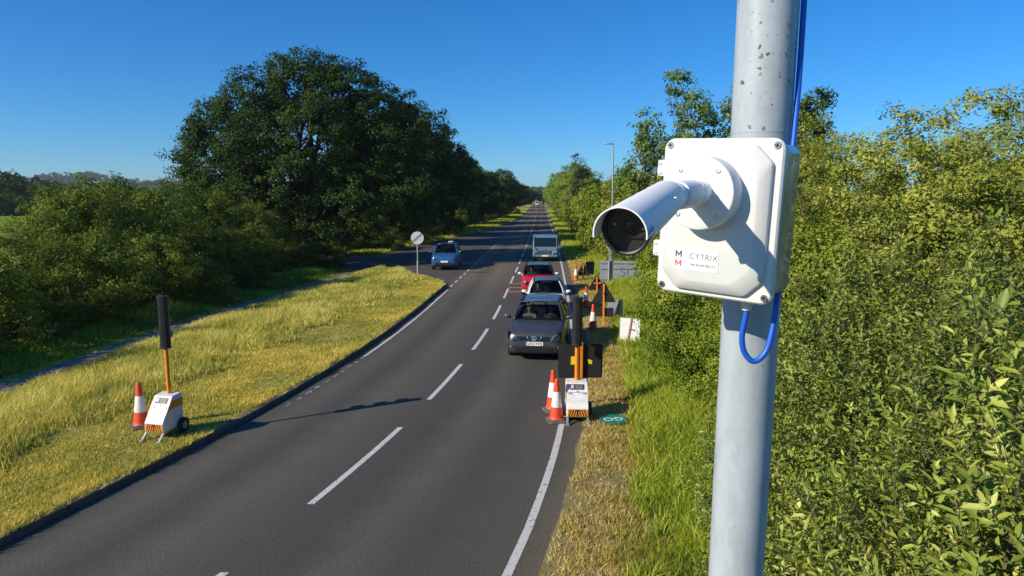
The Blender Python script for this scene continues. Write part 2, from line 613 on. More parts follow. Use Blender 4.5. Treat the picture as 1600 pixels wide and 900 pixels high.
# ---------------------------------------------------------------- left verge, raised behind a kerb
kerb_line = [(float(off_left(y)), float(y)) for y in np.arange(-22, 39.5, .915 / 1.04)]
kerb_line += [(-4.25, 40.4), (-4.6, 41.6), (-5.15, 42.8), (-5.9, 43.9), (-6.9, 44.9), (-8.1, 45.7), (-9.5, 46.4), (-11.2, 47.1)]
verge_pts = [(x - .125, y) for x, y in kerb_line] + [(-14, 48.3), (-40, 59), (-75, 59), (-75, -22)]
VZ = .115
poly_sheet('left_verge', verge_pts, VZ, 'verge_left')
kerb = thing('kerb', 'low grey concrete kerb along the left verge', 'kerb')
kerb['kind'] = 'structure'
del kerb['category']; del kerb['label']
for i in range(len(kerb_line) - 1):
    a, b = Vector((*kerb_line[i], 0)), Vector((*kerb_line[i + 1], 0))
    d = b - a
    ln = d.length - .012
    n = Vector((-d.y, d.x, 0)).normalized()
    t = d.normalized()
    h = .12 + random.uniform(-.006, .006)
    prof = [(.0, -.05), (.0, h - .03), (-.012, h - .006), (-.03, h), (-.125, h), (-.125, -.05)]
    mb = MB()
    mid = (a + b) / 2 + n * random.uniform(-.006, .006)
    mtx = frame(mid, -n, Vector((0, 0, 1)), t)
    mb.prism(prof, -ln / 2, ln / 2, mtx)
    mb.build('kerb_stone', 'kerb', kerb)

# footpath between verge and hedge
PY = np.array([-25, 5, 14, 20, 27, 33, 39, 46, 52.])
PX = np.array([-13.6, -13.6, -13.45, -13.1, -12.75, -12.0, -11.2, -10.25, -9.2])
def path_x(y):
    return np.interp(y, PY, PX)
yp = np.arange(-20, 47, .8)
strip('footpath', yp, path_x(yp) - .5 + .06 * np.sin(yp * 2.1), path_x(yp) + .5 + .05 * np.sin(yp * 1.3), VZ + .006, 'path')

# ---------------------------------------------------------------- right verge
yv = np.concatenate([np.arange(-22, 60, .6), np.arange(60, 460, 6.)])
jit = .05 * np.sin(yv * 3.1) + .04 * np.sin(yv * 7.7 + 1)
strip('right_verge', yv, off_right(yv) - .08 + jit, off_right(yv) + 2.6, .012, 'verge_right', cols=4)
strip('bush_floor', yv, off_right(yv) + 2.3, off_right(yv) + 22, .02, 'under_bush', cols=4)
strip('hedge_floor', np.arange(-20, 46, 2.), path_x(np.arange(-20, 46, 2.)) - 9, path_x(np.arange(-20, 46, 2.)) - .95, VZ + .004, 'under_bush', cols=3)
yw = np.arange(70, 450, 8.)
strip('far_left_verge', yw, off_left(yw) - 22, off_left(yw) - np.interp(yw, [70, 80, 95, 130, 170], [9, 7.0, 4.6, 1.6, .1]), .02, 'verge_left', cols=3)

# ---------------------------------------------------------------- painted markings
def line_piece(name, y0, y1, fx, w, m, parent, z=.004):
    y = np.linspace(y0, y1, max(2, int((y1 - y0) / .6) + 1))
    x = fx(y)
    return strip(name, y, x - w / 2 * sec(y), x + w / 2 * sec(y), z, m, parent, kind=None)
marks = bpy.data.objects.new('road_markings', None)
COL.objects.link(marks)
marks['kind'] = 'structure'
dashes = [(-1, 2.9), (4.9, 8.75), (10.85, 14.7), (16.8, 20.5), (22.5, 26.2), (28.3, 32.0), (34.3, 38.0)]
y = 40.2
while y < 330:
    dashes.append((y, y + 3.8))
    y += 6.0
for y0, y1 in dashes:
    line_piece('centre_dash', y0, y1, cx, .12, 'line_white', marks)
line_piece('edge_line', -20, 300, off_line, .13, 'line_white', marks)
lx = lambda y: off_left(y) + .30
line_piece('edge_line_left', 21.5, 37.5, lambda y: off_left(y) + .34, .10, 'line_white', marks)
for y0 in np.arange(16.2, 21.4, .55):
    line_piece('worn_line', y0, y0 + random.uniform(.2, .4), lambda y: off_left(y) + .36, .10, 'line_worn', marks)
for y0 in np.arange(38.6, 78, 2.1):
    line_piece('mouth_dash', y0, y0 + 1.1, lx, .11, 'line_white', marks)
for y0 in (36.6, 38.3, 40.2):
    strip('yellow_bar', np.array([y0, y0 + .16]), np.array([-.28, -.28]) + (y0 - 37) * .06, np.array([1.7, 1.7]), .0045, 'line_yellow', marks, kind=None)

# ---------------------------------------------------------------- grass
def blades(name, X, Y, Z, H, W, lean, m, tint, parent=None, seg=1):
    n = len(X)
    a = rng.uniform(0, 2 * np.pi, n)
    S = np.stack([np.cos(a), np.sin(a), np.zeros(n)], -1) * (W / 2)[:, None]
    b = rng.uniform(0, 2 * np.pi, n)
    D = np.stack([np.cos(b), np.sin(b), np.zeros(n)], -1) * (lean * H)[:, None]
    P = np.stack([X, Y, Z], -1)
    up = np.zeros((n, 3)); up[:, 2] = H
    if seg == 1:
        V = np.stack([P - S, P + S, P + D + up], 1)
        F = (np.arange(n) * 3)[:, None] + np.array([[0, 1, 2]])
        return np_mesh(name, V, F, 3, m, parent, np.repeat(tint, 3))
    V = np.stack([P - S, P + S, P + S * .8 + D * .3 + up * .55, P - S * .8 + D * .3 + up * .55, P + D + up * .95], 1)
    k = (np.arange(n) * 5)[:, None]
    F = np.concatenate([k + np.array([[0, 1, 2]]), k + np.array([[0, 2, 3]]), k + np.array([[3, 2, 4]])], 1)
    return np_mesh(name, V, F, 3, m, parent, np.repeat(tint, 5))

def vnoise(x, y, s, seed=0):
    """smooth value noise in numpy"""
    g = np.random.default_rng(seed).random((64, 64))
    u, v = x * s, y * s
    i, j = np.floor(u).astype(int), np.floor(v).astype(int)
    fu, fv = u - i, v - j
    fu, fv = fu * fu * (3 - 2 * fu), fv * fv * (3 - 2 * fv)
    a, b = g[i % 64, j % 64], g[(i + 1) % 64, j % 64]
    c, d = g[i % 64, (j + 1) % 64], g[(i + 1) % 64, (j + 1) % 64]
    return (a * (1 - fu) + b * fu) * (1 - fv) + (c * (1 - fu) + d * fu) * fv

M['grass_mown'] = leaf_mat('grass_mown', [(0., (0.209, 0.236, 0.038)), (.35, (0.463, 0.444, 0.074)), (.65, (0.786, 0.590, 0.130)), (1., (0.800, 0.786, 0.314))], .25, .6)
M['grass_tall'] = leaf_mat('grass_tall', [(0., (0.159, 0.216, 0.035)), (.35, (0.429, 0.430, 0.083)), (.65, (0.730, 0.597, 0.152)), (1., (0.736, 0.762, 0.374))], .3, .6)
M['grass_lush'] = leaf_mat('grass_lush', [(0., (0.113, 0.183, 0.017)), (.4, (0.293, 0.384, 0.030)), (.75, (0.515, 0.534, 0.058)), (1., (0.760, 0.617, 0.149))], .32, .5)
M['grass_dry'] = leaf_mat('grass_dry', [(0., (0.143, 0.195, 0.021)), (.35, (0.339, 0.326, 0.050)), (.65, (0.588, 0.423, 0.128)), (1., (0.800, 0.603, 0.257))], .2, .7)

def in_left_verge(X, Y):
    lim = np.interp(Y, [p[1] for p in kerb_line], [p[0] for p in kerb_line]) - .13
    return X < lim

# mown strip by the kerb
def scatter(n, y0, y1, xf0, xf1, power=1.0):
    u = rng.random(n)
    Y = y0 + (y1 - y0) * u ** power
    t = rng.random(n)
    X = xf0(Y) * (1 - t) + xf1(Y) * t
    return X, Y, t
def tall_edge(y):
    wav = .22 * np.sin(y * 1.7) + .16 * np.sin(y * 4.3 + 1) + .10 * np.sin(y * 9.1)
    return np.maximum(np.interp(y, [-20, 8, 12.7, 18.3, 27.8, 36, 40, 44], [-11.6, -10.6, -9.95, -9.1, -7.6, -6.4, -5.8, -7.]) + wav, path_x(y) + 1.0)
X, Y, t = scatter(160000, 4, 45.5, tall_edge, lambda y: off_left(y) - .10, 1.25)
k = in_left_verge(X, Y)
X, Y = X[k], Y[k]
v = np.clip(vnoise(X, Y, .8, 1) * .6 + vnoise(X, Y, 3., 2) * .4 + (vnoise(X, Y, .28, 21) - .5) * .7, 0, 1)
keep = rng.random(len(X)) < np.clip(v * 2.2 + .15, 0, 1)
X, Y, v = X[keep], Y[keep], v[keep]
edge = np.clip((off_left(Y) - X) / .5, 0, 1)
H = (.03 + .05 * v) * (1.8 - .8 * edge) * rng.uniform(.6, 1.4, len(X))
ti = np.clip(.08 + .6 * v + rng.normal(0, .16, len(X)), 0, 1)
mown = blades('mown_grass', X, Y, np.full(len(X), VZ), H, .012 + .0007 * Y, rng.uniform(.1, .9, len(X)), 'grass_mown', ti)
tag(mown, 'short yellow green mown grass along the left kerb', 'grass', kind='stuff')
# tall meadow grass between mown strip and footpath
X, Y, t = scatter(108000, 4, 46, lambda y: path_x(y) + .45, lambda y: tall_edge(y) + .3, 1.2)
X += np.where(t > .7, rng.normal(0, .15, len(X)), 0)
k = in_left_verge(X, Y)
X, Y, t = X[k], Y[k], t[k]
v = vnoise(X, Y, .45, 3) * .6 + vnoise(X, Y, 1.8, 4) * .4
H = (.20 + .36 * v) * rng.uniform(.55, 1.25, len(X)) * np.interp(t, [0, .12, .3, .6, .8, 1.0], [.55, .75, 1.0, 1.0, .9, .45])
ti = np.clip(.12 + .75 * v + rng.normal(0, .15, len(X)), 0, 1)
tall = blades('tall_grass', X, Y, np.full(len(X), VZ), H, .009 + .0008 * Y, rng.uniform(.1, .7, len(X)), 'grass_tall', ti, seg=2)
tag(tall, 'tall yellowing meadow grass between footpath and mown strip', 'grass', kind='stuff')
# hedge foot growth left of the path
X, Y, t = scatter(30000, 6, 47, lambda y: path_x(y) - 3.4, lambda y: path_x(y) - .5, 1.1)
v = vnoise(X, Y, .8, 5)
foot = blades('hedge_foot_grass', X, Y, np.full(len(X), VZ), (.15 + .4 * v) * rng.uniform(.4, 1.2, len(X)) * (1.15 - t), .012 + .0008 * Y, rng.uniform(.1, .8, len(X)), 'grass_lush',
              np.clip(v * .45 + rng.normal(0, .15, len(X)), 0, 1), seg=2)
tag(foot, 'dark green grass and weeds at the foot of the left hedge', 'grass', kind='stuff')
# right verge: short, parched
X, Y, t = scatter(170000, 6, 60, lambda y: off_right(y) - .03, lambda y: off_right(y) + 2.2, 1.5)
v = vnoise(X, Y, 1.1, 6) * .5 + vnoise(X, Y, 4., 7) * .5
dens = rng.random(len(X)) < np.clip(.25 + t * .7 + (v - .5) * 1.2, .05, 1)
X, Y, t, v = X[dens], Y[dens], t[dens], v[dens]
H = (.03 + .07 * v + .08 * t ** 2) * rng.uniform(.6, 1.5, len(X))
ti = np.clip(.80 - .55 * t - .4 * (v - .4) + rng.normal(0, .2, len(X)), 0, 1)
dry = blades('verge_grass', X, Y, np.full(len(X), .01), H, .009 + .0008 * Y, rng.uniform(.2, 1.1, len(X)), 'grass_dry', ti)
tag(dry, 'short parched grass on the right verge', 'grass', kind='stuff')
# right verge: lush growth under the bushes
X, Y, t = scatter(88000, 6, 60, lambda y: off_right(y) + np.interp(y, [6, 9, 15, 24, 40], [1.15, 1.1, .95, 1.0, 1.2]), lambda y: off_right(y) + 3.6, 1.35)
v = vnoise(X, Y, .9, 8) * .6 + vnoise(X, Y, 3., 9) * .4
keep = rng.random(len(X)) < np.clip(t * 3.2 + (v - .45) * 2.2, .03, 1)
X, Y, t, v = X[keep], Y[keep], t[keep], v[keep]
H = (.10 + .30 * v + .32 * np.clip(t * 1.6, 0, 1)) * rng.uniform(.5, 1.25, len(X))
lush = blades('lush_grass', X, Y, np.full(len(X), .01), H, .011 + .0008 * Y, rng.uniform(.15, .9, len(X)), 'grass_lush',
              np.clip(.25 + .5 * v + rng.normal(0, .18, len(X)), 0, 1), seg=2)
tag(lush, 'lush bright green grass below the right hand bushes', 'grass', kind='stuff')
# tufts creeping over the kerb
Y = rng.uniform(4, 41, 9000)
X = np.interp(Y, [p[1] for p in kerb_line], [p[0] for p in kerb_line]) - np.abs(rng.normal(0, .10, len(Y))) - .015
v = vnoise(X, Y, 1.3, 12)
k = rng.random(len(Y)) < np.clip((v - .3) * 3, .05, 1)
X, Y, v = X[k], Y[k], v[k]
ov = blades('kerb_tufts', X, Y, np.full(len(X), VZ), (.04 + .08 * v) * rng.uniform(.6, 1.4, len(X)), .012 + .0008 * Y, rng.uniform(.5, 1.6, len(X)), 'grass_mown', np.clip(rng.normal(.45, .25, len(X)), 0, 1))
tag(ov, 'grass tufts creeping over the left kerb', 'grass', kind='stuff')
# far verges
X, Y, t = scatter(26000, 60, 260, lambda y: off_left(y) - np.interp(y, [60, 80, 95, 130, 170], [12, 14, 10, 6, 4]), lambda y: off_left(y) - np.interp(y, [60, 80, 95, 130, 170], [9.3, 7.1, 4.7, 1.7, .1]), 1.3)
far_l = blades('far_verge_grass', X, Y, np.full(len(X), .0), rng.uniform(.12, .4, len(X)), .08 + .0006 * Y, rng.uniform(.1, .6, len(X)), 'grass_lush', np.clip(rng.normal(.55, .2, len(X)), 0, 1))
tag(far_l, 'green grass on the far left verge under the trees', 'grass', kind='stuff')
X, Y, t = scatter(26000, 55, 260, lambda y: off_right(y) - .1, lambda y: off_right(y) + 3.5, 1.3)
far_r = blades('far_right_grass', X, Y, np.full(len(X), .0), rng.uniform(.12, .45, len(X)), .08 + .0006 * Y, rng.uniform(.1, .6, len(X)), 'grass_lush', np.clip(rng.normal(.6, .2, len(X)), 0, 1))
tag(far_r, 'green grass on the right verge beyond the lamp post', 'grass', kind='stuff')
# ---------------------------------------------------------------- foliage materials
M['leaf_oak'] = leaf_mat('leaf_oak', [(0., (0.013, 0.031, 0.005)), (.4, (0.029, 0.060, 0.008)), (.75, (0.051, 0.094, 0.011)), (1., (0.085, 0.138, 0.019))], .18, .65, .14)
M['leaf_tree'] = leaf_mat('leaf_tree', [(0., (0.020, 0.040, 0.005)), (.4, (0.045, 0.078, 0.009)), (.75, (0.084, 0.127, 0.015)), (1., (0.141, 0.185, 0.026))], .2, .65, .14)
M['leaf_hedge'] = leaf_mat('leaf_hedge', [(0., (0.037, 0.069, 0.010)), (.4, (0.086, 0.138, 0.015)), (.75, (0.176, 0.215, 0.025)), (1., (0.309, 0.309, 0.045))], .22, .65, .14)
M['leaf_bush'] = leaf_mat('leaf_bush', [(0., (0.066, 0.125, 0.015)), (.4, (0.161, 0.231, 0.021)), (.75, (0.278, 0.331, 0.032)), (1., (0.444, 0.422, 0.059))], .16, .65, .14)
M['leaf_willow'] = leaf_mat('leaf_willow', [(0., (0.114, 0.158, 0.031)), (.4, (0.245, 0.274, 0.041)), (.75, (0.359, 0.370, 0.060)), (1., (0.492, 0.465, 0.104))], .16, .65, .14)
M['leaf_sallow'] = leaf_mat('leaf_sallow', [(0., (0.087, 0.132, 0.021)), (.4, (0.211, 0.277, 0.038)), (.7, (0.347, 0.394, 0.060)), (1., (0.669, 0.661, 0.210))], .16, .5, .4)
M['leaf_poplar'] = leaf_mat('leaf_poplar', [(0., (0.055, 0.101, 0.023)), (.4, (0.127, 0.195, 0.043)), (.75, (0.218, 0.287, 0.072)), (1., (0.400, 0.439, 0.157))], .28, .65, .14)
M['leaf_pine'] = leaf_mat('leaf_pine', [(0., (.01, .022, .008)), (.5, (.02, .04, .012)), (1., (.04, .065, .02))], .08)
M['leaf_pale'] = leaf_mat('leaf_pale', [(0., (0.085, 0.155, 0.022)), (.4, (0.179, 0.274, 0.037)), (.75, (0.284, 0.365, 0.059)), (1., (0.398, 0.456, 0.105))], .32, .65, .14)

def limb(mb, p0, p1, r0, r1, bend=.12, k=5, n=7):
    p0, p1 = Vector(p0), Vector(p1)
    d = p1 - p0
    o = Vector((random.uniform(-1, 1), random.uniform(-1, 1), random.uniform(-.2, .6))) * d.length * bend
    pts, rr = [], []
    for i in range(k + 1):
        t = i / k
        pts.append(p0 + d * t + o * math.sin(math.pi * t))
        rr.append(r0 + (r1 - r0) * t)
    mb.tube(pts, rr, n)
    return pts

def crown_points(lobes, n_clumps, per, spread, seed, shell=.62, up=.25, hollow=0.):
    """leaf bases in clumps spread through a set of ellipsoid lobes: rows of centre and outward direction"""
    g = np.random.default_rng(seed)
    lobes = np.array(lobes, float)
    vol = (lobes[:, 3] * lobes[:, 4] * lobes[:, 5]) ** .67
    which = g.choice(len(lobes), n_clumps, p=vol / vol.sum())
    d = sphere_dirs(n_clumps, g)
    r = shell + (1.0 - shell) * g.random(n_clumps) ** .7
    cc = lobes[which, :3] + d * lobes[which, 3:6] * r[:, None]
    # drop clumps buried deep inside another lobe
    q = ((cc[:, None, :] - lobes[None, :, :3]) / lobes[None, :, 3:6])
    deep = (np.linalg.norm(q, axis=-1) < .5).any(1)
    cc, d, r = cc[~deep], d[~deep], r[~deep]
    if hollow:      # hollows between the branches
        hn = vnoise(cc[:, 0] + 40 + cc[:, 2] * .6, cc[:, 1] + 40 - cc[:, 2] * .7, .9, seed) * .6 + vnoise(cc[:, 0] - cc[:, 2] + 50, cc[:, 2] + cc[:, 1] + 50, 1.3, seed + 5) * .4
        kk = hn > hollow
        cc, d, r = cc[kk], d[kk], r[kk]
    nc = len(cc)
    size = spread * g.uniform(.55, 1.35, nc)
    ctint = g.normal(0, .13, nc)
    k = g.integers(int(per * .6), int(per * 1.4), nc)
    idx = np.repeat(np.arange(nc), k)
    e = sphere_dirs(len(idx), g)
    e[:, 2] *= .72
    rad = g.random(len(idx)) ** .45
    C = cc[idx] + e * (size[idx] * rad)[:, None]
    outd = unit(d[idx] * .8 + e * .7 + np.array([0, 0, up]))
    tint = np.clip(.5 + ctint[idx] + g.normal(0, .13, len(idx)) + .12 * e[:, 2], 0, 1)
    return C, outd, tint, cc

def leafset(name, C, outd, tint, L, W, m, parent, seed, jitter=.7, six=False, fold=.14):
    g = np.random.default_rng(seed)
    n = len(C)
    N = unit(outd + g.normal(0, jitter * .55, (n, 3)))
    T = unit(np.cross(N, g.normal(size=(n, 3))) + outd * .25 - np.array([0, 0, .15]))
    s = g.uniform(.65, 1.3, n)
    return leaves(name, C, T, N, L * s, W * s, tint, m, parent, fold, six)

def tree(name, label, loc, lobes, n_clumps, per, spread, L, W, leafm, trunk_r, fork_z, seed, group=None, shell=.6, rz=0):
    random.seed(seed)
    t = thing(name, label, 'tree', loc, rz, group)
    C, outd, tint, cc = crown_points(lobes, n_clumps, per, spread, seed, shell)
    leafset('crown', C, outd, tint, L, W, leafm, t, seed + 1)
    mb = MB()
    top = max(l[2] + l[5] * .4 for l in lobes)
    fork = Vector((random.uniform(-.2, .2), random.uniform(-.2, .2), fork_z))
    mb.tube([(0, 0, -.2), (0, 0, .25), fork * .5, fork], [trunk_r * 1.5, trunk_r * 1.1, trunk_r * .95, trunk_r * .8], 12)
    for l in lobes:
        c = Vector(l[:3])
        pts = limb(mb, fork - Vector((0, 0, random.uniform(0, .3))), c, trunk_r * .5, trunk_r * .14, .10, 6, 8)
        near = [p for p in cc if (Vector(p) - c).length < max(l[3:]) * 1.1]
        random.shuffle(near)
        for p in near[:7]:
            limb(mb, pts[random.randint(3, 6)], Vector(p), trunk_r * .13, trunk_r * .03, .12, 4, 5)
    mb.build('trunk', 'bark', t, smooth=True)
    return t

def ellip_lobes(rx, ry, z0, z1, n, seed, size=.5, top=1.0):
    """n overlapping lobes filling a rounded crown from z0 to z1"""
    g = random.Random(seed)
    cz, hz = (z0 + z1) / 2, (z1 - z0) / 2
    out = [(0, 0, cz, rx * .72, ry * .72, hz * .78)]
    for i in range(n):
        a = 2 * math.pi * (i * .618 + g.uniform(-.05, .05))
        w = -0.75 + 1.6 * ((i + .5) / n)
        s = math.sqrt(max(.05, 1 - min(1, abs(w)) ** 2 * .9))
        k = g.uniform(.52, .68)
        sz = size * g.uniform(.75, 1.15)
        out.append((math.cos(a) * rx * s * k, math.sin(a) * ry * s * k, cz + hz * w * .62, rx * sz, ry * sz, hz * sz * .9))
    return out

# ---------------------------------------------------------------- big oak and the trees along the left of the road
oak_lobes = [(0, 0, 9.5, 6.2, 6, 5.6), (-6.2, -1.0, 8.6, 3.2, 3.4, 4.0), (-3.6, 0, 12.2, 3.4, 3.6, 3.4), (.5, 0, 14.0, 4.2, 4.0, 3.2), (3.6, -.5, 12.6, 3.6, 3.6, 3.5),
             (5.8, 0, 9.2, 3.8, 4, 4.2), (-4.4, -2.5, 5.4, 3.4, 3.2, 2.9), (-.5, -4.2, 6.6, 4.0, 3.0, 3.6), (4.2, -3.2, 5.4, 4.0, 3.2, 3.2), (7.6, -1.5, 6.2, 3.2, 3.2, 3.4), (1.5, -4.0, 10.4, 3.4, 2.8, 3.2),
             (-2.4, -4.0, 9.8, 2.9, 2.6, 2.9), (2.0, -3.6, 3.6, 3.4, 2.6, 2.4), (.2, -.5, 15.2, 3.8, 3.2, 2.6), (-5.4, -.5, 11.4, 3.2, 3.0, 3.0), (5.6, .3, 12.4, 3.2, 3.2, 3.2), (-7.2, -1.0, 9.0, 2.8, 2.8, 3.2), (-2.8, -1.5, 14.2, 2.6, 2.6, 2.2), (-7.4, -.5, 6.4, 2.4, 2.6, 3.0), (3.4, .5, 15.0, 2.6, 2.8, 2.0)]
tree('oak_tree', 'large dark green oak with a broad rounded crown, tallest tree left of the road', (-15.9, 53.5, 0), oak_lobes, 2300, 92, .68, .175, .135, 'leaf_oak', .62, 2.6, 11, shell=.5).scale = (1.0, .97, .90)
_t1 = ellip_lobes(5.2, 5.2, .2, 14.6, 11, 3)
_t2 = ellip_lobes(4.8, 4.8, .8, 11.5, 8, 5)
_t3 = ellip_lobes(3.0, 3.0, .4, 6.0, 6, 9)
TG = 'trees in a row along the left of the road'
row = [
    ('roadside_tree', 'tall dark tree directly behind the right side of the big oak', (-12.5, 73, 0), 1, 1.20, 1.13),
    ('roadside_tree', 'dark tree with a ragged top, second along the row beyond the oak', (-11.0, 88, 0), 1, 1.05, 1.03),
    ('roadside_tree', 'rounded dark tree, third along the row beyond the oak', (-9.8, 106, 0), 2, 1.20, 1.12),
    ('roadside_tree', 'rounded dark green tree, fourth along the row beyond the oak', (-8.2, 130, 0), 2, 1.30, 1.06),
    ('roadside_tree', 'dark tree whose crown overhangs the far left kerb, fifth in the row', (-6.0, 158, 0), 2, 1.42, 1.06),
    ('roadside_tree', 'distant dark tree, sixth along the row on the left', (-2.4, 200, 0), 2, 1.5, 1.0),
    ('roadside_tree', 'small looking dark tree at the far end of the left row', (-.4, 260, 0), 2, 1.6, .95),
    ('roadside_tree', 'furthest dark tree of the left row, closing the road view', (3.6, 340, 0), 2, 1.7, .95),
]
proto = {}
for i, (nm, lab, loc, kd, sx, sz) in enumerate(row):
    if kd not in proto:
        o = tree(nm, lab, loc, {1: _t1, 2: _t2}[kd], {1: 900, 2: 720}[kd], 84, .72, .235, .175, 'leaf_tree' if kd == 2 else 'leaf_oak', .32, 2.4, 20 + kd, TG, shell=.64)
        proto[kd] = o
    else:
        o = copy_tree(proto[kd])
        o.location = loc
        o['label'] = lab
    o.scale = (sx, sx, sz)
    o.rotation_euler.z = i * 1.9
o = tree('young_tree', 'low yellow green bush tree under the dark roadside row', (-7.6, 104, 0), _t3, 300, 50, .6, .28, .2, 'leaf_pale', .14, .8, 41)
# backing trees that close the gaps behind the row
for j, (lab, loc, sx, sz) in enumerate([
        ('dark tree set back behind the second roadside tree', (-22, 92, 0), 1.1, 1.0), ('dark tree set back behind the third roadside tree', (-19, 120, 0), 1.2, 1.1),
        ('dark tree set back behind the fifth roadside tree', (-17, 165, 0), 1.3, 1.1)]):
    o = copy_tree(proto[2]); o.location = loc; o.scale = (sx, sx, sz); o.rotation_euler.z = 2.2 * j + 1; o['label'] = lab; o['group'] = 'trees set back behind the row'
    o.name = 'background_tree'
# dark understorey below the row
def clump_bush(name, label, cat, loc, rx, ry, h, n_clumps, per, L, W, leafm, seed, spread=.5, lobes=7, group=None, shell=.55, fat=.52, hollow=.36):
    t = thing(name, label, cat, loc, 0, group)
    lb = ellip_lobes(rx, ry, -.25 * h, h, lobes, seed, fat)
    C, outd, tint, cc = crown_points(lb, n_clumps, per, spread, seed, shell, hollow=hollow)
    k = C[:, 2] > 0.02
    leafset('foliage', C[k], outd[k], tint[k], L, W, leafm, t, seed + 3)
    random.seed(seed)
    mb = MB()
    for i in range(9):
        p = cc[random.randrange(len(cc))]
        if p[2] < h * .4:
            continue
        limb(mb, (random.uniform(-.3, .3), random.uniform(-.3, .3), -.05), Vector(p), .045, .01, .08, 5, 5)
    mb.build('stem', 'twig', t, smooth=True)
    return t

# ---------------------------------------------------------------- left hedge
hb = clump_bush('hedge_bush', 'near dark hawthorn bush at the left edge behind the footpath', 'bush', (-18.6, 17.0, VZ), 2.9, 3.0, 4.0, 760, 76, .10, .065, 'leaf_hedge', 51, .36)
HG = 'bushes of the left hedge'
hb['group'] = HG
hb2 = clump_bush('hedge_bush', 'broad bush with pale lit top, middle of the left hedge', 'bush', (-19.2, 33, VZ), 3.5, 3.6, 6.2, 800, 76, .12, .08, 'leaf_hedge', 57, .42, group=HG)
spots = [
    (hb, (-19.6, 11.2, VZ), 1.05, 1.0, 'bush at the very left margin, nearest of the left hedge'),
    (hb, (-17.6, 21.6, VZ), .95, .93, 'bush with drooping pale sprays, right of the nearest hedge bushes'),
    (hb, (-17.2, 26.6, VZ), 1.0, .98, 'low bush in front of the taller hedge, behind the left signal head'),
    (hb, (-16.2, 31.6, VZ), .95, .95, 'dark bush beside the bend of the footpath'),
    (hb, (-15.6, 37.0, VZ), .95, .98, 'dark bush right of the hedge centre, close to the footpath'),
    (hb2, (-27.5, 46, VZ), 1.0, 1.0, 'tall bush at the back of the left hedge beside the field'),
    (hb2, (-22.6, 36, VZ), 1.0, 1.04, 'tall bush at the back of the left hedge, below the distant wood'),
    (hb2, (-20.5, 41, VZ), 1.1, 1.06, 'tall bush left of the big oak crown'),
    (hb2, (-17.6, 45, VZ), .85, .86, 'dark bush right below the left side of the oak'),
    (hb, (-13.6, 49.0, VZ), .72, .55, 'small leafy bush at the foot of the oak'),
    (hb, (-21.5, 49.5, VZ), .9, .8, 'bush between the tall hedge bushes and the field gate'),
    (hb, (-16.4, 49.0, VZ), .6, .40, 'low undergrowth bush in front of the field gate'),
]
for i, (src, loc, sx, sz, lab) in enumerate(spots):
    o = copy_tree(src)
    o.location = loc
    o.scale = (sx, sx, sz)
    o.rotation_euler.z = 1.3 * i + .7
    o['label'] = lab
    o['group'] = HG
under = thing('understorey', 'dark low shrubs under the left roadside trees', 'shrubs')
for i, (x, y, s, z) in enumerate([(-19.5, 69, 1.3, .8), (-15.5, 76, 1.2, .75), (-14.5, 86, 1.3, .8), (-12.5, 96, 1.3, .8), (-11.5, 112, 1.5, .9), (-9.5, 128, 1.5, .9), (-7.5, 146, 1.6, 1.), (-5.2, 172, 1.7, 1.), (-3.2, 205, 1.8, 1.), (-23, 66, 1.2, .7), (-27, 60, 1.1, .6), (-13.5, 66.5, 1.0, .7), (-17, 65, 1.2, .9), (-12.2, 80, 1.2, .9), (-10.6, 90, 1.2, .9), (-10.2, 100, 1.3, .9), (-21, 62, 1.1, .8)]):
    for ch in hb.children:
        c = ch.copy(); COL.objects.link(c); c.parent = under; c.location = (x, y, 0); c.scale = (s, s, z); c.rotation_euler.z = i * 2.1

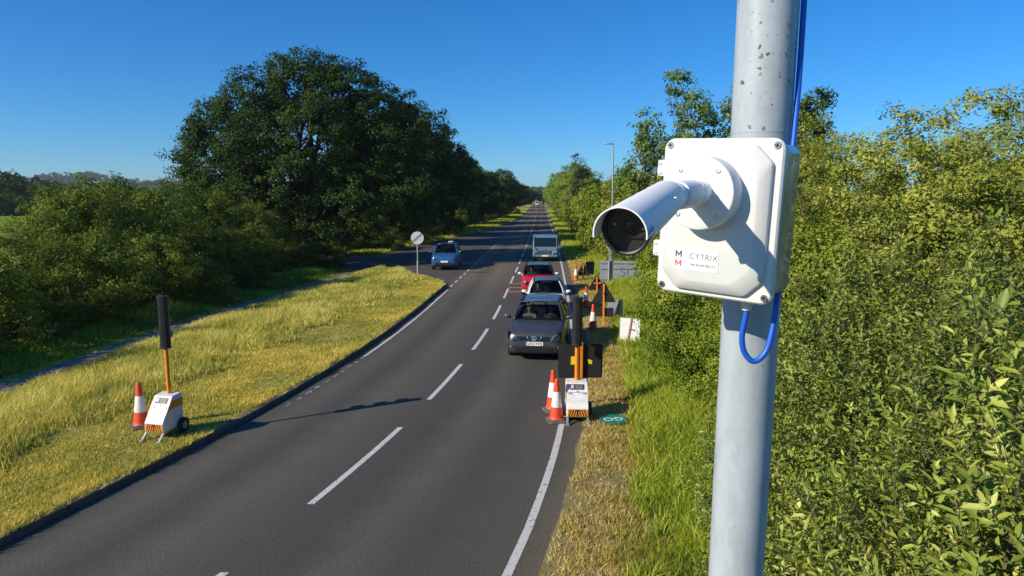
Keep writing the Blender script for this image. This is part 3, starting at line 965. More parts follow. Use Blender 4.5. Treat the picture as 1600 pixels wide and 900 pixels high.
# ---------------------------------------------------------------- near sallow: leafy sprigs built leaf by leaf
def sprig_bush(name, label, loc, rx, ry, h, n, seed, leafm='leaf_sallow', leaf_l=.075, leaf_w=.024, sprig_l=.34, per=11, depth=.55, keep=None):
    """dome of upright shoots, each with its own spiral of leaves"""
    g = np.random.default_rng(seed)
    t = thing(name, label, 'bush', loc)
    u = g.uniform(0, 2 * np.pi, n)
    w = g.uniform(-.12, 1, n)
    th = np.arccos(np.clip(w, -1, 1))
    d = np.stack([np.cos(u) * np.sin(th), np.sin(u) * np.sin(th), np.cos(th)], -1)
    bumpy = .72 + .50 * (vnoise(u * 2.2 + 9, th * 3.4, 1.3, seed) * .6 + vnoise(u * 6 + 3, th * 8, 1.3, seed + 1) * .4)
    deep = 1 - depth * g.random(n) ** 2.6
    base = d * np.array([rx, ry, h]) * (bumpy * deep)[:, None]
    if keep is not None:
        k = keep(base + np.array(loc))
        base, d, deep = base[k], d[k], deep[k]
    n = len(base)
    ax = unit(d * np.array([1 / rx, 1 / ry, 1 / h]) * 2.2 + np.array([0, 0, .55]) + g.normal(0, .38, (n, 3)))
    SL = sprig_l * g.uniform(.55, 1.5, n)
    side = unit(np.cross(ax, g.normal(size=(n, 3))))
    oth = np.cross(ax, side)
    base = base - ax * (SL * .6)[:, None]
    idx = np.repeat(np.arange(n), per)
    j = np.tile(np.arange(per), n)
    tt = (j + .6) / per
    ph = j * 2.4 + np.repeat(g.uniform(0, 6.28, n), per)
    rad = np.cos(ph)[:, None] * side[idx] + np.sin(ph)[:, None] * oth[idx]
    C = base[idx] + ax[idx] * (SL[idx] * tt)[:, None]
    open_ = np.interp(tt, [0, .6, 1], [1.25, .95, .35])
    T = unit(rad * open_[:, None] + ax[idx] * .75 + g.normal(0, .16, (len(idx), 3)))
    N = unit(ax[idx] * 1.0 - rad * .45 + g.normal(0, .22, (len(idx), 3)))
    s = g.uniform(.6, 1.25, len(idx)) * np.interp(tt, [0, .5, 1], [.9, 1.12, .7]) * np.repeat(g.uniform(.75, 1.25, n), per)
    tint = np.clip(.38 + np.repeat(g.normal(0, .13, n), per) + .22 * (tt - .4) + g.normal(0, .09, len(idx)), 0, 1)
    leaves('foliage', C, T, N, leaf_l * s, leaf_w * s * g.uniform(.85, 1.3, len(idx)), tint, leafm, t, .16, six=True, droop=.16)
    # shoots
    a = base
    b = base + ax * SL[:, None]
    s3 = [side, -.5 * side + .87 * oth, -.5 * side - .87 * oth]
    V = np.stack([a + q * .0035 for q in s3] + [b + q * .0012 for q in s3], 1)
    kk = (np.arange(n) * 6)[:, None]
    F = np.concatenate([kk + np.array([[0, 1, 4, 3]]), kk + np.array([[1, 2, 5, 4]]), kk + np.array([[2, 0, 3, 5]])], 1)
    np_mesh('shoots', V, F, 4, 'twig', t)
    random.seed(seed)
    mb = MB()
    for i in range(26):
        k = random.randrange(n)
        limb(mb, (random.uniform(-.4, .4), random.uniform(-.4, .4), 0), Vector(base[k]), .05, .008, .06, 6, 5)
    mb.build('stem', 'twig', t, smooth=True)
    return t

see = lambda P: (P[:, 2] > 1.2) & (P[:, 1] > .6)
sprig_bush('sallow_bush', 'near sallow bush with large pale green leaves, filling the lower right corner', (3.15, 3.2, 0), 1.95, 1.75, 4.5, 7200, 101, keep=see, leaf_l=.080, leaf_w=.027, sprig_l=.34)
sprig_bush('sallow_bush', 'tall sallow bush with large leaves at the right edge, under the skyline', (5.2, 5.4, 0), 2.5, 2.0, 5.55, 5500, 103, keep=see, leaf_l=.076, leaf_w=.027, sprig_l=.34)
sprig_bush('sallow_bush', 'green sallow bush close behind the pole, right of the camera box', (4.15, 7.2, 0), 2.0, 2.0, 4.6, 5600, 105, leaf_l=.07, leaf_w=.026, keep=lambda P: P[:, 2] > .05)

# ---------------------------------------------------------------- right hand bushes
wb = clump_bush('willow_bush', 'tall yellow green willow bush on the right skyline', 'bush', (8.6, 10.9, 0), 3.6, 3.3, 8.0, 1800, 118, .082, .036, 'leaf_willow', 71, .30, 14, shell=.66, fat=.58, hollow=.33)
gb = clump_bush('green_bush', 'rounded mid green bush left of the pole below the camera box', 'bush', (6.0, 12.6, 0), 2.1, 2.3, 5.4, 1300, 92, .072, .039, 'leaf_bush', 73, .32, 9, shell=.6)
RG = 'bushes along the right verge'
wb['group'] = gb['group'] = RG
rs = [
    (gb, (5.5, 17.0, 0), 1.0, .98, 'mid green bush behind the white camera, right of the verge'),
    (wb, (8.2, 16.2, 0), .95, .74, 'olive yellow willow bush right behind the box and pole'),
    (gb, (6.5, 21.5, 0), 1.05, 1.05, 'green bush right of the white board with the stake'),
    (wb, (10.4, 25.5, 0), 1.0, 1.06, 'olive willow bush above the big grey sign'),
    (gb, (7.6, 26.5, 0), 1.05, 1.0, 'green bush right of the triangular signs'),
    (gb, (8.3, 32.5, 0), 1.1, 1.05, 'green bush hiding the right end of the grey sign'),
    (wb, (12.6, 34.0, 0), 1.05, 1.12, 'olive willow bush behind the national speed limit disc'),
    (gb, (9.8, 38.5, 0), 1.15, 1.1, 'green bush behind the big grey sign'),
    (gb, (8.9, 46.0, 0), 1.1, 1.1, 'green bush at the foot of the distant lamp post'),
    (wb, (7.0, 13.0, 0), .85, .86, 'lower willow bush between the pole and the right skyline willow'),
    (wb, (13.0, 19.0, 0), 1.1, 1.0, 'willow bush behind the right skyline, further from the road'),
    (gb, (4.75, 10.6, 0), .62, .55, 'low green bush at the base of the hedge beside the pole'),
]
for i, (src, loc, sx, sz, lab) in enumerate(rs):
    o = copy_tree(src)
    o.location = loc
    o.scale = (sx, sx, sz)
    o.rotation_euler.z = 2.3 * i + .4
    o['label'] = lab
    o['group'] = RG
wb.scale = (1.05, 1.05, .95)
# the hedge beyond, one mass of bushes
fb = clump_bush('far_hedge', 'long green hedge lining the right of the road beyond the lamp post', 'hedge', (0, 0, 0), 3.0, 3.2, 6.2, 520, 46, .2, .12, 'leaf_bush', 77, .55, 8)
tmpl = list(fb.children)
fwb = clump_bush('tmp', 'x', 'x', (0, 0, 0), 3.0, 3.2, 6.6, 520, 46, .2, .10, 'leaf_willow', 79, .55, 8)
tmw = list(fwb.children)
y = 50.
i = 0
while y < 420:
    s = 1.0 + .0022 * (y - 50) + random.uniform(-.1, .15)
    for side, src in ((0, tmpl if i % 3 else tmw), (1, tmw if i % 2 else tmpl)):
        for ch in src:
            c = ch.copy(); COL.objects.link(c); c.parent = fb
            c.location = (float(off_right(y)) + 4.3 * s + side * 5.2 + random.uniform(-.5, .5), y + side * 2.5, 0)
            c.scale = (s, s, s * (1.0 + .22 * side + random.uniform(-.08, .12)))
            c.rotation_euler.z = random.uniform(0, 6.28)
    y += 4.6 * s
    i += 1
for c in tmpl + tmw + [fwb]:
    bpy.data.objects.remove(c)
# poplars, pine and pale willows rising above the right hedge
def slim_lobes(seed, h, r):
    g = random.Random(seed)
    out = []
    z = h * .28
    while z < h:
        k = (1 - ((z - h * .3) / (h * .75)) ** 2) if z > h * .3 else 1
        out.append((g.uniform(-.5, .5) * r * .7, g.uniform(-.5, .5) * r * .7, z, r * (.35 + .45 * max(0, k)), r * (.35 + .45 * max(0, k)), h * .085))
        z += h * .085
    return out
PG = 'poplars above the right hedge'
tree('poplar_tree', 'tallest loose poplar rising above the right hedge left of the box', (12.4, 49, 0), slim_lobes(1, 13.6, 2.5), 330, 34, .55, .20, .16, 'leaf_poplar', .16, 3, 91, PG, shell=.2)
tree('poplar_tree', 'poplar just left of the pole, behind the camera box', (16.6, 52, 0), slim_lobes(2, 13.6, 2.4), 300, 34, .55, .20, .16, 'leaf_poplar', .16, 3, 92, PG, shell=.2)
tree('poplar_tree', 'shorter loose poplar left of the tallest one', (9.9, 52, 0), slim_lobes(3, 11.4, 2.5), 280, 34, .55, .20, .16, 'leaf_poplar', .15, 3, 93, PG, shell=.2)
tree('poplar_tree', 'dark poplar right of the pole above the willow skyline', (19.6, 46, 0), slim_lobes(4, 11.8, 2.3), 360, 36, .5, .20, .16, 'leaf_tree', .16, 3, 94, PG, shell=.2)
tree('pine_tree', 'small dark conifer poking above the right hedge', (9.6, 98, 0), slim_lobes(6, 10.6, 1.9), 220, 30, .5, .25, .1, 'leaf_pine', .14, 2.5, 95, shell=.1)
WG = 'pale willows lining the right of the far road'
for i, (lab, x, y, h) in enumerate([('pale green willow right of the far road, nearest of the group', 11.6, 118, 11.5), ('pale green willow, second along the far right of the road', 12.6, 140, 12.0),
                                    ('pale green willow overhanging the far bend on the right', 13.6, 170, 12.5), ('last pale green willow at the far end of the right hedge', 16.6, 230, 14.), ('pale willow closing the right side of the far road end', 19.5, 300, 13.), ('furthest pale willow beside the road end', 22.5, 370, 13.)]):
    if i == 0:
        pw = tree('willow_tree', lab, (x, y, 0), ellip_lobes(3.6, 3.6, .6, 11.5, 8, 15, .5), 420, 46, .75, .34, .14, 'leaf_pale', .2, 2, 96, WG, shell=.6)
    else:
        o = copy_tree(pw); o.location = (x, y, 0); o['label'] = lab; o.scale = (1.05 + .1 * i,) * 2 + (h / 11.5,); o.rotation_euler.z = i * 1.7

# ---------------------------------------------------------------- field edge and distant wooded ridge
for k_, (lab, x, y) in enumerate([('dark tree closing the view at the far road end, right one', 22, 486), ('dark tree closing the view at the far road end, left one', 11, 480)]):
    o = copy_tree(proto[2]); o.location = (x, y, 0); o.scale = (1.7, 1.7, .95); o.rotation_euler.z = 3 * k_ + .5; o['label'] = lab; o['group'] = 'trees at the road end'; o.name = 'background_tree'
mf = clump_bush('field_tree', 'dark round tree beyond the green field at the left margin', 'tree', (-140, 190, 0), 9, 9, 13.5, 300, 46, .9, .6, 'leaf_tree', 83, 2.0, 8)
o = copy_tree(mf); o.location = (-122, 215, 0); o.scale = (.8, .8, .72); o['label'] = 'lower dark tree right of the round tree beyond the field'; o.name = 'field_tree'
for k_, (x, y, s) in enumerate([(-160, 235, 1.2), (-108, 245, .8), (-96, 240, .7), (-84, 250, .75)]):
    o = copy_tree(mf); o.location = (x, y, 0); o.scale = (s, s, s * .75); o.rotation_euler.z = k_; o.name = 'field_tree'
    o['label'] = ['large tree at the far left field corner', 'field boundary tree behind the left hedge, left one', 'field boundary tree behind the left hedge, middle one', 'field boundary tree behind the left hedge, right one'][k_]

def far_wood(name, label, x0, x1, y0, y1, hfun, n, seed, size, leafm):
    g = np.random.default_rng(seed)
    X = g.uniform(x0, x1, n)
    Y = g.uniform(y0, y1, n)
    t = (Y - y0) / (y1 - y0)
    Z = hfun(X, Y, t)
    per = 46
    e = sphere_dirs(n * per, g)
    e[:, 2] = np.abs(e[:, 2]) * 1.15 - .25
    s = np.repeat(size * g.uniform(.6, 1.45, n), per)
    C = np.repeat(np.stack([X, Y, Z], -1), per, 0) + e * s[:, None]
    tint = np.clip(np.repeat(g.normal(.5, .16, n), per) + g.normal(0, .08, n * per), 0, 1)
    N = unit(e + g.normal(0, .3, e.shape))
    T = unit(np.cross(N, g.normal(size=e.shape)))
    o = leaves(name, C, T, N, s * .62, s * .5, tint, leafm, None, .1)
    return tag(o, label, 'wood', kind='stuff')
def ridge(X, Y, t):
    return -2 + t * (30 + 10 * np.sin(X * .006 + 1) + 7 * np.sin(X * .019)) * np.clip((-X - 20) / 350, .3, 1)
far_wood('distant_wood', 'distant blue green wooded ridge on the left horizon', -1400, 500, 750, 1500, ridge, 1500, 5, 11, 'leaf_tree')
hy = np.linspace(600, 2600, 30)
hx = np.linspace(-2600, 1400, 50)
HX, HY = np.meshgrid(hx, hy)
HT = np.clip((HY - 750) / 750, 0, 1)
HZ = -4 + (HT * HT * (3 - 2 * HT)) * (30 + 10 * np.sin(HX * .006 + 1)) * np.clip((-HX - 20) / 350, .3, 1) - np.clip((HY - 1700) / 900, 0, 1) * 30
hi_ = np.arange(HX.size).reshape(HX.shape)
hills = np_mesh('hills', np.stack([HX, HY, HZ], -1), np.stack([hi_[:-1, :-1], hi_[:-1, 1:], hi_[1:, 1:], hi_[1:, :-1]], -1).reshape(-1, 4), 4, 'meadow', smooth=True)
hills['kind'] = 'structure'
# ---------------------------------------------------------------- foreground pole with the camera box
U = Vector((0, -.028, 1)).normalized()
PA = Vector((.4963, 1.3959, 5.0517))
def on_pole(z):
    return PA + U * ((z - PA.z) / U.z)

def pole_mat():
    m, nt, b = new_mat('pole_paint')
    p = geopos(nt)
    st = nt.nodes.new('ShaderNodeMapping')
    st.inputs['Scale'].default_value = (1, 1, .45)
    nt.links.new(p, st.inputs[0])
    base = ramp(nt, noise(nt, 9, 5, .6, st.outputs[0]), [(.3, (.40, .45, .48)), (.7, (.47, .52, .55))])
    vo = nt.nodes.new('ShaderNodeTexVoronoi')
    vo.inputs['Scale'].default_value = 84
    wob = nt.nodes.new('ShaderNodeMapping')
    nt.links.new(p, wob.inputs[0])
    ns = nt.nodes.new('ShaderNodeTexNoise'); ns.inputs['Scale'].default_value = 120; nt.links.new(p, ns.inputs[0])
    off = nt.nodes.new('ShaderNodeVectorMath'); off.operation = 'MULTIPLY_ADD'
    nt.links.new(ns.outputs['Color'], off.inputs[0]); off.inputs[1].default_value = (.010, .010, .010); nt.links.new(p, off.inputs[2])
    nt.links.new(off.outputs[0], vo.inputs['Vector'])
    sep = nt.nodes.new('ShaderNodeSeparateColor')
    nt.links.new(vo.outputs['Color'], sep.inputs[0])
    # spot size differs per cell, most cells have none; more of them higher up the pole
    xyz = nt.nodes.new('ShaderNodeSeparateXYZ'); nt.links.new(p, xyz.inputs[0])
    hgt = nt.nodes.new('ShaderNodeMapRange'); hgt.inputs[1].default_value = 4.5; hgt.inputs[2].default_value = 5.5; hgt.inputs[3].default_value = .88; hgt.inputs[4].default_value = .40
    nt.links.new(xyz.outputs[2], hgt.inputs[0])
    sz = nt.nodes.new('ShaderNodeMath'); sz.operation = 'SUBTRACT'; nt.links.new(sep.outputs[0], sz.inputs[0]); nt.links.new(hgt.outputs[0], sz.inputs[1])
    sm = nt.nodes.new('ShaderNodeMath'); sm.operation = 'MULTIPLY'; nt.links.new(sz.outputs[0], sm.inputs[0]); sm.inputs[1].default_value = .85
    lt = nt.nodes.new('ShaderNodeMath'); lt.operation = 'LESS_THAN'; nt.links.new(vo.outputs['Distance'], lt.inputs[0]); nt.links.new(sm.outputs[0], lt.inputs[1])
    fd = nt.nodes.new('ShaderNodeMath'); fd.operation = 'MULTIPLY'; nt.links.new(lt.outputs[0], fd.inputs[0])
    nt.links.new(sep.outputs[1], fd.inputs[1])
    stk_ = ramp(nt, noise(nt, 26, 6, .7, st.outputs[0]), [(.42, (1, 1, 1)), (.72, (.80, .82, .78))])
    base = mixrgb(nt, 1., base, stk_, 'MULTIPLY')
    c = mixrgb(nt, fd.outputs[0], base, (.07, .065, .035))
    nt.links.new(c, b.inputs['Base Color'])
    b.inputs['Roughness'].default_value = .42
    bump(nt, b, noise(nt, 300, 2, .5, p), .06, .001)
    return m
M['pole_paint'] = pole_mat()

pole = thing('lamp_column', 'pale blue grey steel column in the foreground right, speckled with dirt', 'pole', on_pole(0))
mb = MB()
mb.cyl((0, 0, 0), on_pole(7.6) - on_pole(0), .0575, n=64)
mb.build('shaft', 'pole_paint', pole, smooth=True)
mb = MB()
a, b = on_pole(5.225) - on_pole(0), on_pole(5.2275) - on_pole(0)
mb.cyl(a, b, .0581, n=64)
mb.build('weld_seam', 'pole_paint', pole, smooth=True)
mb = MB()
mb.cyl((0, 0, 0), on_pole(.9) - on_pole(0), .085, .085, 40)
mb.build('base_sleeve', 'pole_paint', pole, smooth=True, bevel=.01)

ROLL = R(1.7)
nf = Vector((-math.sin(R(40)), -math.cos(R(40)), 0))
nf = (nf - U * nf.dot(U)).normalized()
rt0 = U.cross(nf)          # image right when seen from the front
rt = (rt0 * math.cos(ROLL) - U * math.sin(ROLL)).normalized()
up = nf.cross(rt).normalized()
BC = Vector((.3570, 1.2153, 5.0600))
BF = frame(BC, rt, up, nf)      # box frame: x right, y up, z out of the lid

box = thing('equipment_box', 'white plastic equipment box with screwed lid strapped to the foreground pole', 'box')
def bpart(mb, name, m, parent=None, **k):
    mb.v = [tuple(BF @ Vector(p)) for p in mb.v]
    return mb.build(name, m, parent or box, **k)
def loft(rings):
    mb = MB()
    n = len(rings[0][0])
    vs = [(x, y, z) for ring, z in rings for x, y in ring]
    fs = [(i * n + j, i * n + (j + 1) % n, (i + 1) * n + (j + 1) % n, (i + 1) * n + j) for i in range(len(rings) - 1) for j in range(n)]
    fs += [tuple(range(n - 1, -1, -1)), tuple(range((len(rings) - 1) * n, len(rings) * n))]
    return mb.add(vs, fs)
BW, BH = .220, .284
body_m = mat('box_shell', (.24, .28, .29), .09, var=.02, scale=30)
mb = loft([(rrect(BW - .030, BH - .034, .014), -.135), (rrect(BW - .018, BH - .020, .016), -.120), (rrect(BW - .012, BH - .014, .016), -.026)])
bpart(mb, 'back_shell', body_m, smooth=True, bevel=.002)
mb = loft([(rrect(BW - .004, BH - .004, .018), -.0265), (rrect(BW, BH, .020), -.023), (rrect(BW, BH, .020), -.014), (rrect(BW - .006, BH - .006, .018), -.0105)])
lid = bpart(mb, 'lid', 'white_plastic', smooth=True)
def octo(w, h, c, r=.006):
    pts = [(w / 2 - c, h / 2), (w / 2, h / 2 - c), (w / 2, -h / 2 + c), (w / 2 - c, -h / 2), (-w / 2 + c, -h / 2), (-w / 2, -h / 2 + c), (-w / 2, h / 2 - c), (-w / 2 + c, h / 2)]
    pts = pts[::-1]
    out = []
    k = len(pts)
    for i, p in enumerate(pts):
        a, b = Vector(pts[i - 1]), Vector(pts[(i + 1) % k])
        p = Vector(p)
        u, v = (a - p).normalized() * r, (b - p).normalized() * r
        for t in (0, .33, .67, 1):
            q = p + u * (1 - t) ** 2 + v * t ** 2
            out.append((q.x, q.y))
    return out
mb = loft([(octo(.190, .262, .030), -.0106), (octo(.190, .262, .030), -.0035), (octo(.187, .259, .030), -.0012), (octo(.158, .228, .034, .014), .0085), (octo(.152, .222, .034, .014), .0095)])
bpart(mb, 'raised_panel', 'white_plastic', lid, smooth=True, angle=50)
mb = loft([(octo(.150, .220, .033, .014), .0094), (octo(.150, .220, .033, .014), .0099)])
for sx in (-1, 1):
    for sy in (-1, 1):
        p = (sx * (BW / 2 - .0125), sy * (BH / 2 - .0125))
        mb = MB()
        mb.lathe([(.0062, -.0110), (.0062, -.0092), (.0054, -.0084), (.0034, -.0084), (.0034, -.0096)], 20, Matrix.Translation((*p, 0)))
        s = bpart(mb, 'lid_screw', 'steel', lid, smooth=True)
        mb = MB().box((*p, -.0082), (.0078, .0014, .0006), Matrix.Rotation(R(35 + 40 * sx * sy), 3, 'Z')).box((*p, -.0082), (.0014, .0078, .0005), Matrix.Rotation(R(35 + 40 * sx * sy), 3, 'Z'))
        bpart(mb, 'slot', 'matt_black', s)
for hy in (.088, -.062):
    mb = MB().box((-BW / 2 - .004, hy, -.020), (.012, .030, .012)).box((-BW / 2 - .008, hy + .009, -.0165), (.007, .004, .010)).box((-BW / 2 - .008, hy - .009, -.0165), (.007, .004, .010))
    mb.cyl((-BW / 2 - .010, hy - .014, -.018), (-BW / 2 - .010, hy + .014, -.018), .0042, n=12)
    bpart(mb, 'hinge', 'white_plastic', smooth=True, bevel=.001)
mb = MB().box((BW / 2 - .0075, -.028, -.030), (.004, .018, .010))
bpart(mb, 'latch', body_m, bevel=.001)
# strap bracket between box and pole
mb = MB()
for s in (-1, 1):
    c = on_pole(BC.z + s * .07)
    q = U.to_track_quat('Z', 'Y')
    mb.lathe([(.0585, -.008), (.0592, -.008), (.0592, .008), (.0585, .008)], 48, Matrix.Translation(c) @ q.to_matrix().to_4x4())
    mb.box(BC - nf * .141 + U * s * .07 + rt * .02, (.07, .014, .02), Matrix((rt, nf, U)).transposed())
mb.build('strap', 'steel', box, smooth=True)
# sticker with its lettering
LC = (-.0235, -.0735)
mb = MB().prism([(x + LC[0], y + LC[1]) for x, y in rrect(.085, .0405, .0035)], .0093, .01035)
stk = bpart(mb, 'sticker', 'sticker', lid, smooth=True)
def lab(name, s, size, m, x, y, parent, **k):
    return text_mesh(name, s, size, m, parent, BF @ Matrix.Translation((LC[0] + x, LC[1] + y, .0106)), extrude=.00008, **k)
lab('lettering', 'CYTRIX', .0150, 'ink_grey', .0145, .0055, stk, spacing=1.06, offset=-.00015)
lab('lettering', 'MICROMOBILITY', .0064, 'ink_grey', .0145, -.0095, stk, spacing=1.0, offset=0.)
def m_mark(y, m):
    s = .0062
    w = .0024
    mb = MB()
    # thick block letter M
    pts = [(-s, -s), (-s, s), (-s + w * .9, s), (0, -.1 * s), (s - w * .9, s), (s, s), (s, -s), (s - w, -s), (s - w, s * .25), (0, -.75 * s), (-s + w, s * .25), (-s + w, -s)]
    bm = bmesh.new()
    me = bpy.data.meshes.new('logo_mark')
    f = bm.faces.new([bm.verts.new(BF @ Vector((LC[0] - .0335 + x, LC[1] + y + q * .92, .0107))) for x, q in pts])
    bmesh.ops.triangulate(bm, faces=[f])
    bm.to_mesh(me)
    bm.free()
    me.materials.append(M[m])
    link(bpy.data.objects.new('logo_mark', me), stk)
m_mark(.0085, 'ink_grey')
m_mark(-.0085, 'ink_red')
# cable gland
mb = MB().cyl((.052, -BH / 2 + .012, -.055), (.052, -BH / 2 - .012, -.055), .0125, .0115, 20).cyl((.052, -BH / 2 - .012, -.055), (.052, -BH / 2 - .022, -.055), .010, .0085, 20)
bpart(mb, 'cable_gland', 'white_metal', smooth=True, bevel=.001)

# ---------------------------------------------------------------- bullet camera
camo = thing('security_camera', 'white bullet security camera with black front on the lid of the box', 'camera')
DC = (-.010, .047)
def cpart(mb, name, m, parent=None, mtx=None, **k):
    if mtx is not None:
        mb.v = [tuple(mtx @ Vector(p)) for p in mb.v]
    return mb.build(name, m, parent or camo, **k)
DM = BF @ Matrix.Translation((*DC, 0))
mb = MB().lathe([(.0630, .0097), (.0632, .014), (.0632, .044), (.0625, .0475), (.0600, .0495), (.0, .0495)], 72, cap=False)
base = cpart(mb, 'mount_base', 'camera_white', None, DM, smooth=True, angle=40)
for ax, ay in ((-.034, .038), (.034, .038), (.034, -.038), (-.034, -.038)):
    mb = MB().lathe([(.0042, .0490), (.0042, .0500), (.0036, .0504), (.0024, .0504), (.0020, .0492)], 18, Matrix.Translation((ax, ay, 0)))
    s = cpart(mb, 'base_screw', 'steel', base, DM, smooth=True)
CB = Vector((.2355, 1.0387, 5.1010))
CF = Vector((.1252, .8031, 5.0580))
ca = (CF - CB).normalized()
cu = (Vector((.02, 0, 1)) - ca * ca.dot(Vector((.02, 0, 1)))).normalized()
cr = cu.cross(ca)          # towards image right
CM = frame(CB, cr, cu, ca)
joint = CB - ca * .016 - cu * .002
d0 = DM @ Vector((0, 0, .049))
ax = (joint - d0).normalized()
mb = MB()
q = ax.to_track_quat('Z', 'Y').to_matrix().to_4x4()
ln = (joint - d0).length
mb.lathe([(.0262, -.002), (.0262, .004), (.0240, .008), (.0232, .040), (.0232, ln - .038), (.0215, ln - .032), (.0, ln - .032)], 40, Matrix.Translation(d0) @ q, cap=False)
arm = cpart(mb, 'arm', 'camera_white', smooth=True)
for k_ in (.018, .036):
    mb = MB().lathe([(.0236, -.0008), (.0240, -.0008), (.0240, .0008), (.0236, .0008)], 40, Matrix.Translation(d0 + ax * k_) @ q)
    cpart(mb, 'arm_groove', 'camera_white', arm, smooth=True)
mb = MB()
mb.lathe([(.0, -.021)] + [(.021 * math.cos(t), .021 * math.sin(t)) for t in np.linspace(-1.4, 1.4, 12)] + [(.0, .021)], 32, Matrix.Translation(joint - ax * .018) @ q, cap=False)
mb.cyl(joint - ax * .018, CB + ca * .004, .0165, .0185, 28)
cpart(mb, 'swivel_joint', 'camera_white', smooth=True)
mb = MB().cyl(joint - ax * .02 - cr * .024 - cu * .009, joint - ax * .02 + cr * .004 - cu * .009, .0065, n=16)
cpart(mb, 'joint_screw', 'steel', smooth=True, bevel=.0006)
RB = .0285
CL = (CF - CB).length - .032
mb = MB().lathe([(.0, -.002), (RB * .62, -.002), (RB * .74, .003), (RB * .80, .010), (RB * .83, .02), (RB, CL - .03)], 56, Matrix.Translation((0, -.005, 0)), cap=False)
cbody = cpart(mb, 'body', 'camera_white', None, CM, smooth=True, angle=30)
mb = MB().lathe([(RB - .0005, CL - .031), (RB + .0012, CL - .030), (RB + .0022, CL - .006), (RB + .0018, CL), (RB - .0005, CL + .0012), (RB - .0025, CL), (RB - .0032, CL - .008)], 56, Matrix.Translation((0, -.005, 0)), cap=False)
ring = cpart(mb, 'front_ring', 'black_plastic', None, CM, smooth=True, angle=50)
mb = MB().lathe([(.0, CL - .0085), (RB - .003, CL - .0085)], 48, Matrix.Translation((0, -.005, 0)), cap=False)
cpart(mb, 'face_plate', mat('face_brown', (.03, .026, .022), .6), ring, CM)
mb = MB().lathe([(.0, CL - .0030), (RB - .0030, CL - .0030)], 48, Matrix.Translation((0, -.005, 0)), cap=False)
cpart(mb, 'front_glass', glass_mat('clear_glass', (.85, .85, .85)), ring, CM)
mb = MB().lathe([(.0105, CL - .0085), (.0105, CL - .0055), (.0090, CL - .0050), (.0078, CL - .0062)], 36, Matrix.Translation((.002, -.0005, 0)), cap=False)
lens = cpart(mb, 'lens', 'black_plastic', ring, CM, smooth=True)
mb = MB().lathe([(.0076, CL - .0068), (.005, CL - .0056), (.0, CL - .0052)], 30, Matrix.Translation((.002, -.0005, 0)), cap=False)
cpart(mb, 'lens_glass', 'gloss_black', ring, CM, smooth=True)
mb = MB().box((-.001, -.0135, CL - .0070), (.038, .0025, .003)).box((-.001, .0135, CL - .0075), (.030, .0016, .002))
cpart(mb, 'bezel_ridge', 'black_plastic', ring, CM, bevel=.0004)
for lx_, ly_ in ((-.0165, .002), (.019, -.003), (.001, -.0105)):
    mb = MB().lathe([(.0016, CL - .0083), (.0014, CL - .0068), (.0, CL - .0064)], 12, Matrix.Translation((lx_, ly_, 0)), cap=False)
    cpart(mb, 'infrared_lamp', 'steel', ring, CM, smooth=True)
# sunshield: open tube over the top, with thickness
def shield(R0, th, z0, z1, a0, a1, dy=0., n=44, nz=8):
    mb = MB()
    vs = []
    for k in range(nz + 1):
        z = z0 + (z1 - z0) * k / nz
        for r in (R0 * (.86 + .14 * k / nz), R0 * (.86 + .14 * k / nz) - th):
            for i in range(n + 1):
                # the skirt is cut back a little towards the rear
                t = i / n
                a = a0 + (a1 - a0) * t
                vs.append((r * math.sin(a), r * math.cos(a) + dy, z))
    m_ = n + 1
    fs = []
    for k in range(nz):
        o0, o1 = k * 2 * m_, (k + 1) * 2 * m_
        for i in range(n):
            fs.append((o0 + i, o0 + i + 1, o1 + i + 1, o1 + i))
            fs.append((o0 + m_ + i + 1, o0 + m_ + i, o1 + m_ + i, o1 + m_ + i + 1))
        for i in (0, n):
            fs.append((o0 + i, o1 + i, o1 + m_ + i, o0 + m_ + i))
    for o0 in (0, nz * 2 * m_):
        for i in range(n):
            fs.append((o0 + i, o0 + i + 1, o0 + m_ + i + 1, o0 + m_ + i))
    return mb.add(vs, fs)
RS = .0335
mb = shield(RS, .0018, .012, CL + .028, R(-98), R(98), -.003)
sh = cpart(mb, 'sunshield', 'camera_white', None, CM, smooth=True, angle=40)
mb = MB().cyl((RS * math.sin(R(62)) - .001, RS * math.cos(R(62)) - .003, .09), (RS * math.sin(R(62)) + .0011, RS * math.cos(R(62)) - .0024, .09), .0022, n=14)
cpart(mb, 'shield_screw', 'steel', sh, CM, smooth=True)
mb = MB().box((-.001, RS - .0055, CL + .018), (.003, .002, .022))
cpart(mb, 'shield_clip', 'black_plastic', sh, CM)
# small maker's mark near the front of the shield
an = R(84)
tn = Vector((math.sin(an), math.cos(an), 0))
tu = Vector((-math.cos(an), math.sin(an), 0))
SM = CM @ frame(tn * (RS + .0003) + Vector((0, -.003, CL + .013)), Vector((0, 0, -1)), tu, tn)
mk = MB().box((0, 0, 0), (.026, .0095, .0003))
st2 = cpart(mk, 'maker_sticker', mat('pale_blue', (.55, .72, .86), .4, var=.03), sh, SM)
text_mesh('lettering', 'AXIS', .0072, 'ink_blue', st2, SM @ Matrix.Translation((.004, 0, .0003)), extrude=.0001)
mb = MB().prism([(-.0115, -.0032), (-.0055, -.0032), (-.0085, .0034)], .0002, .0005)
cpart(mb, 'logo_mark', 'ink_blue', st2, SM)

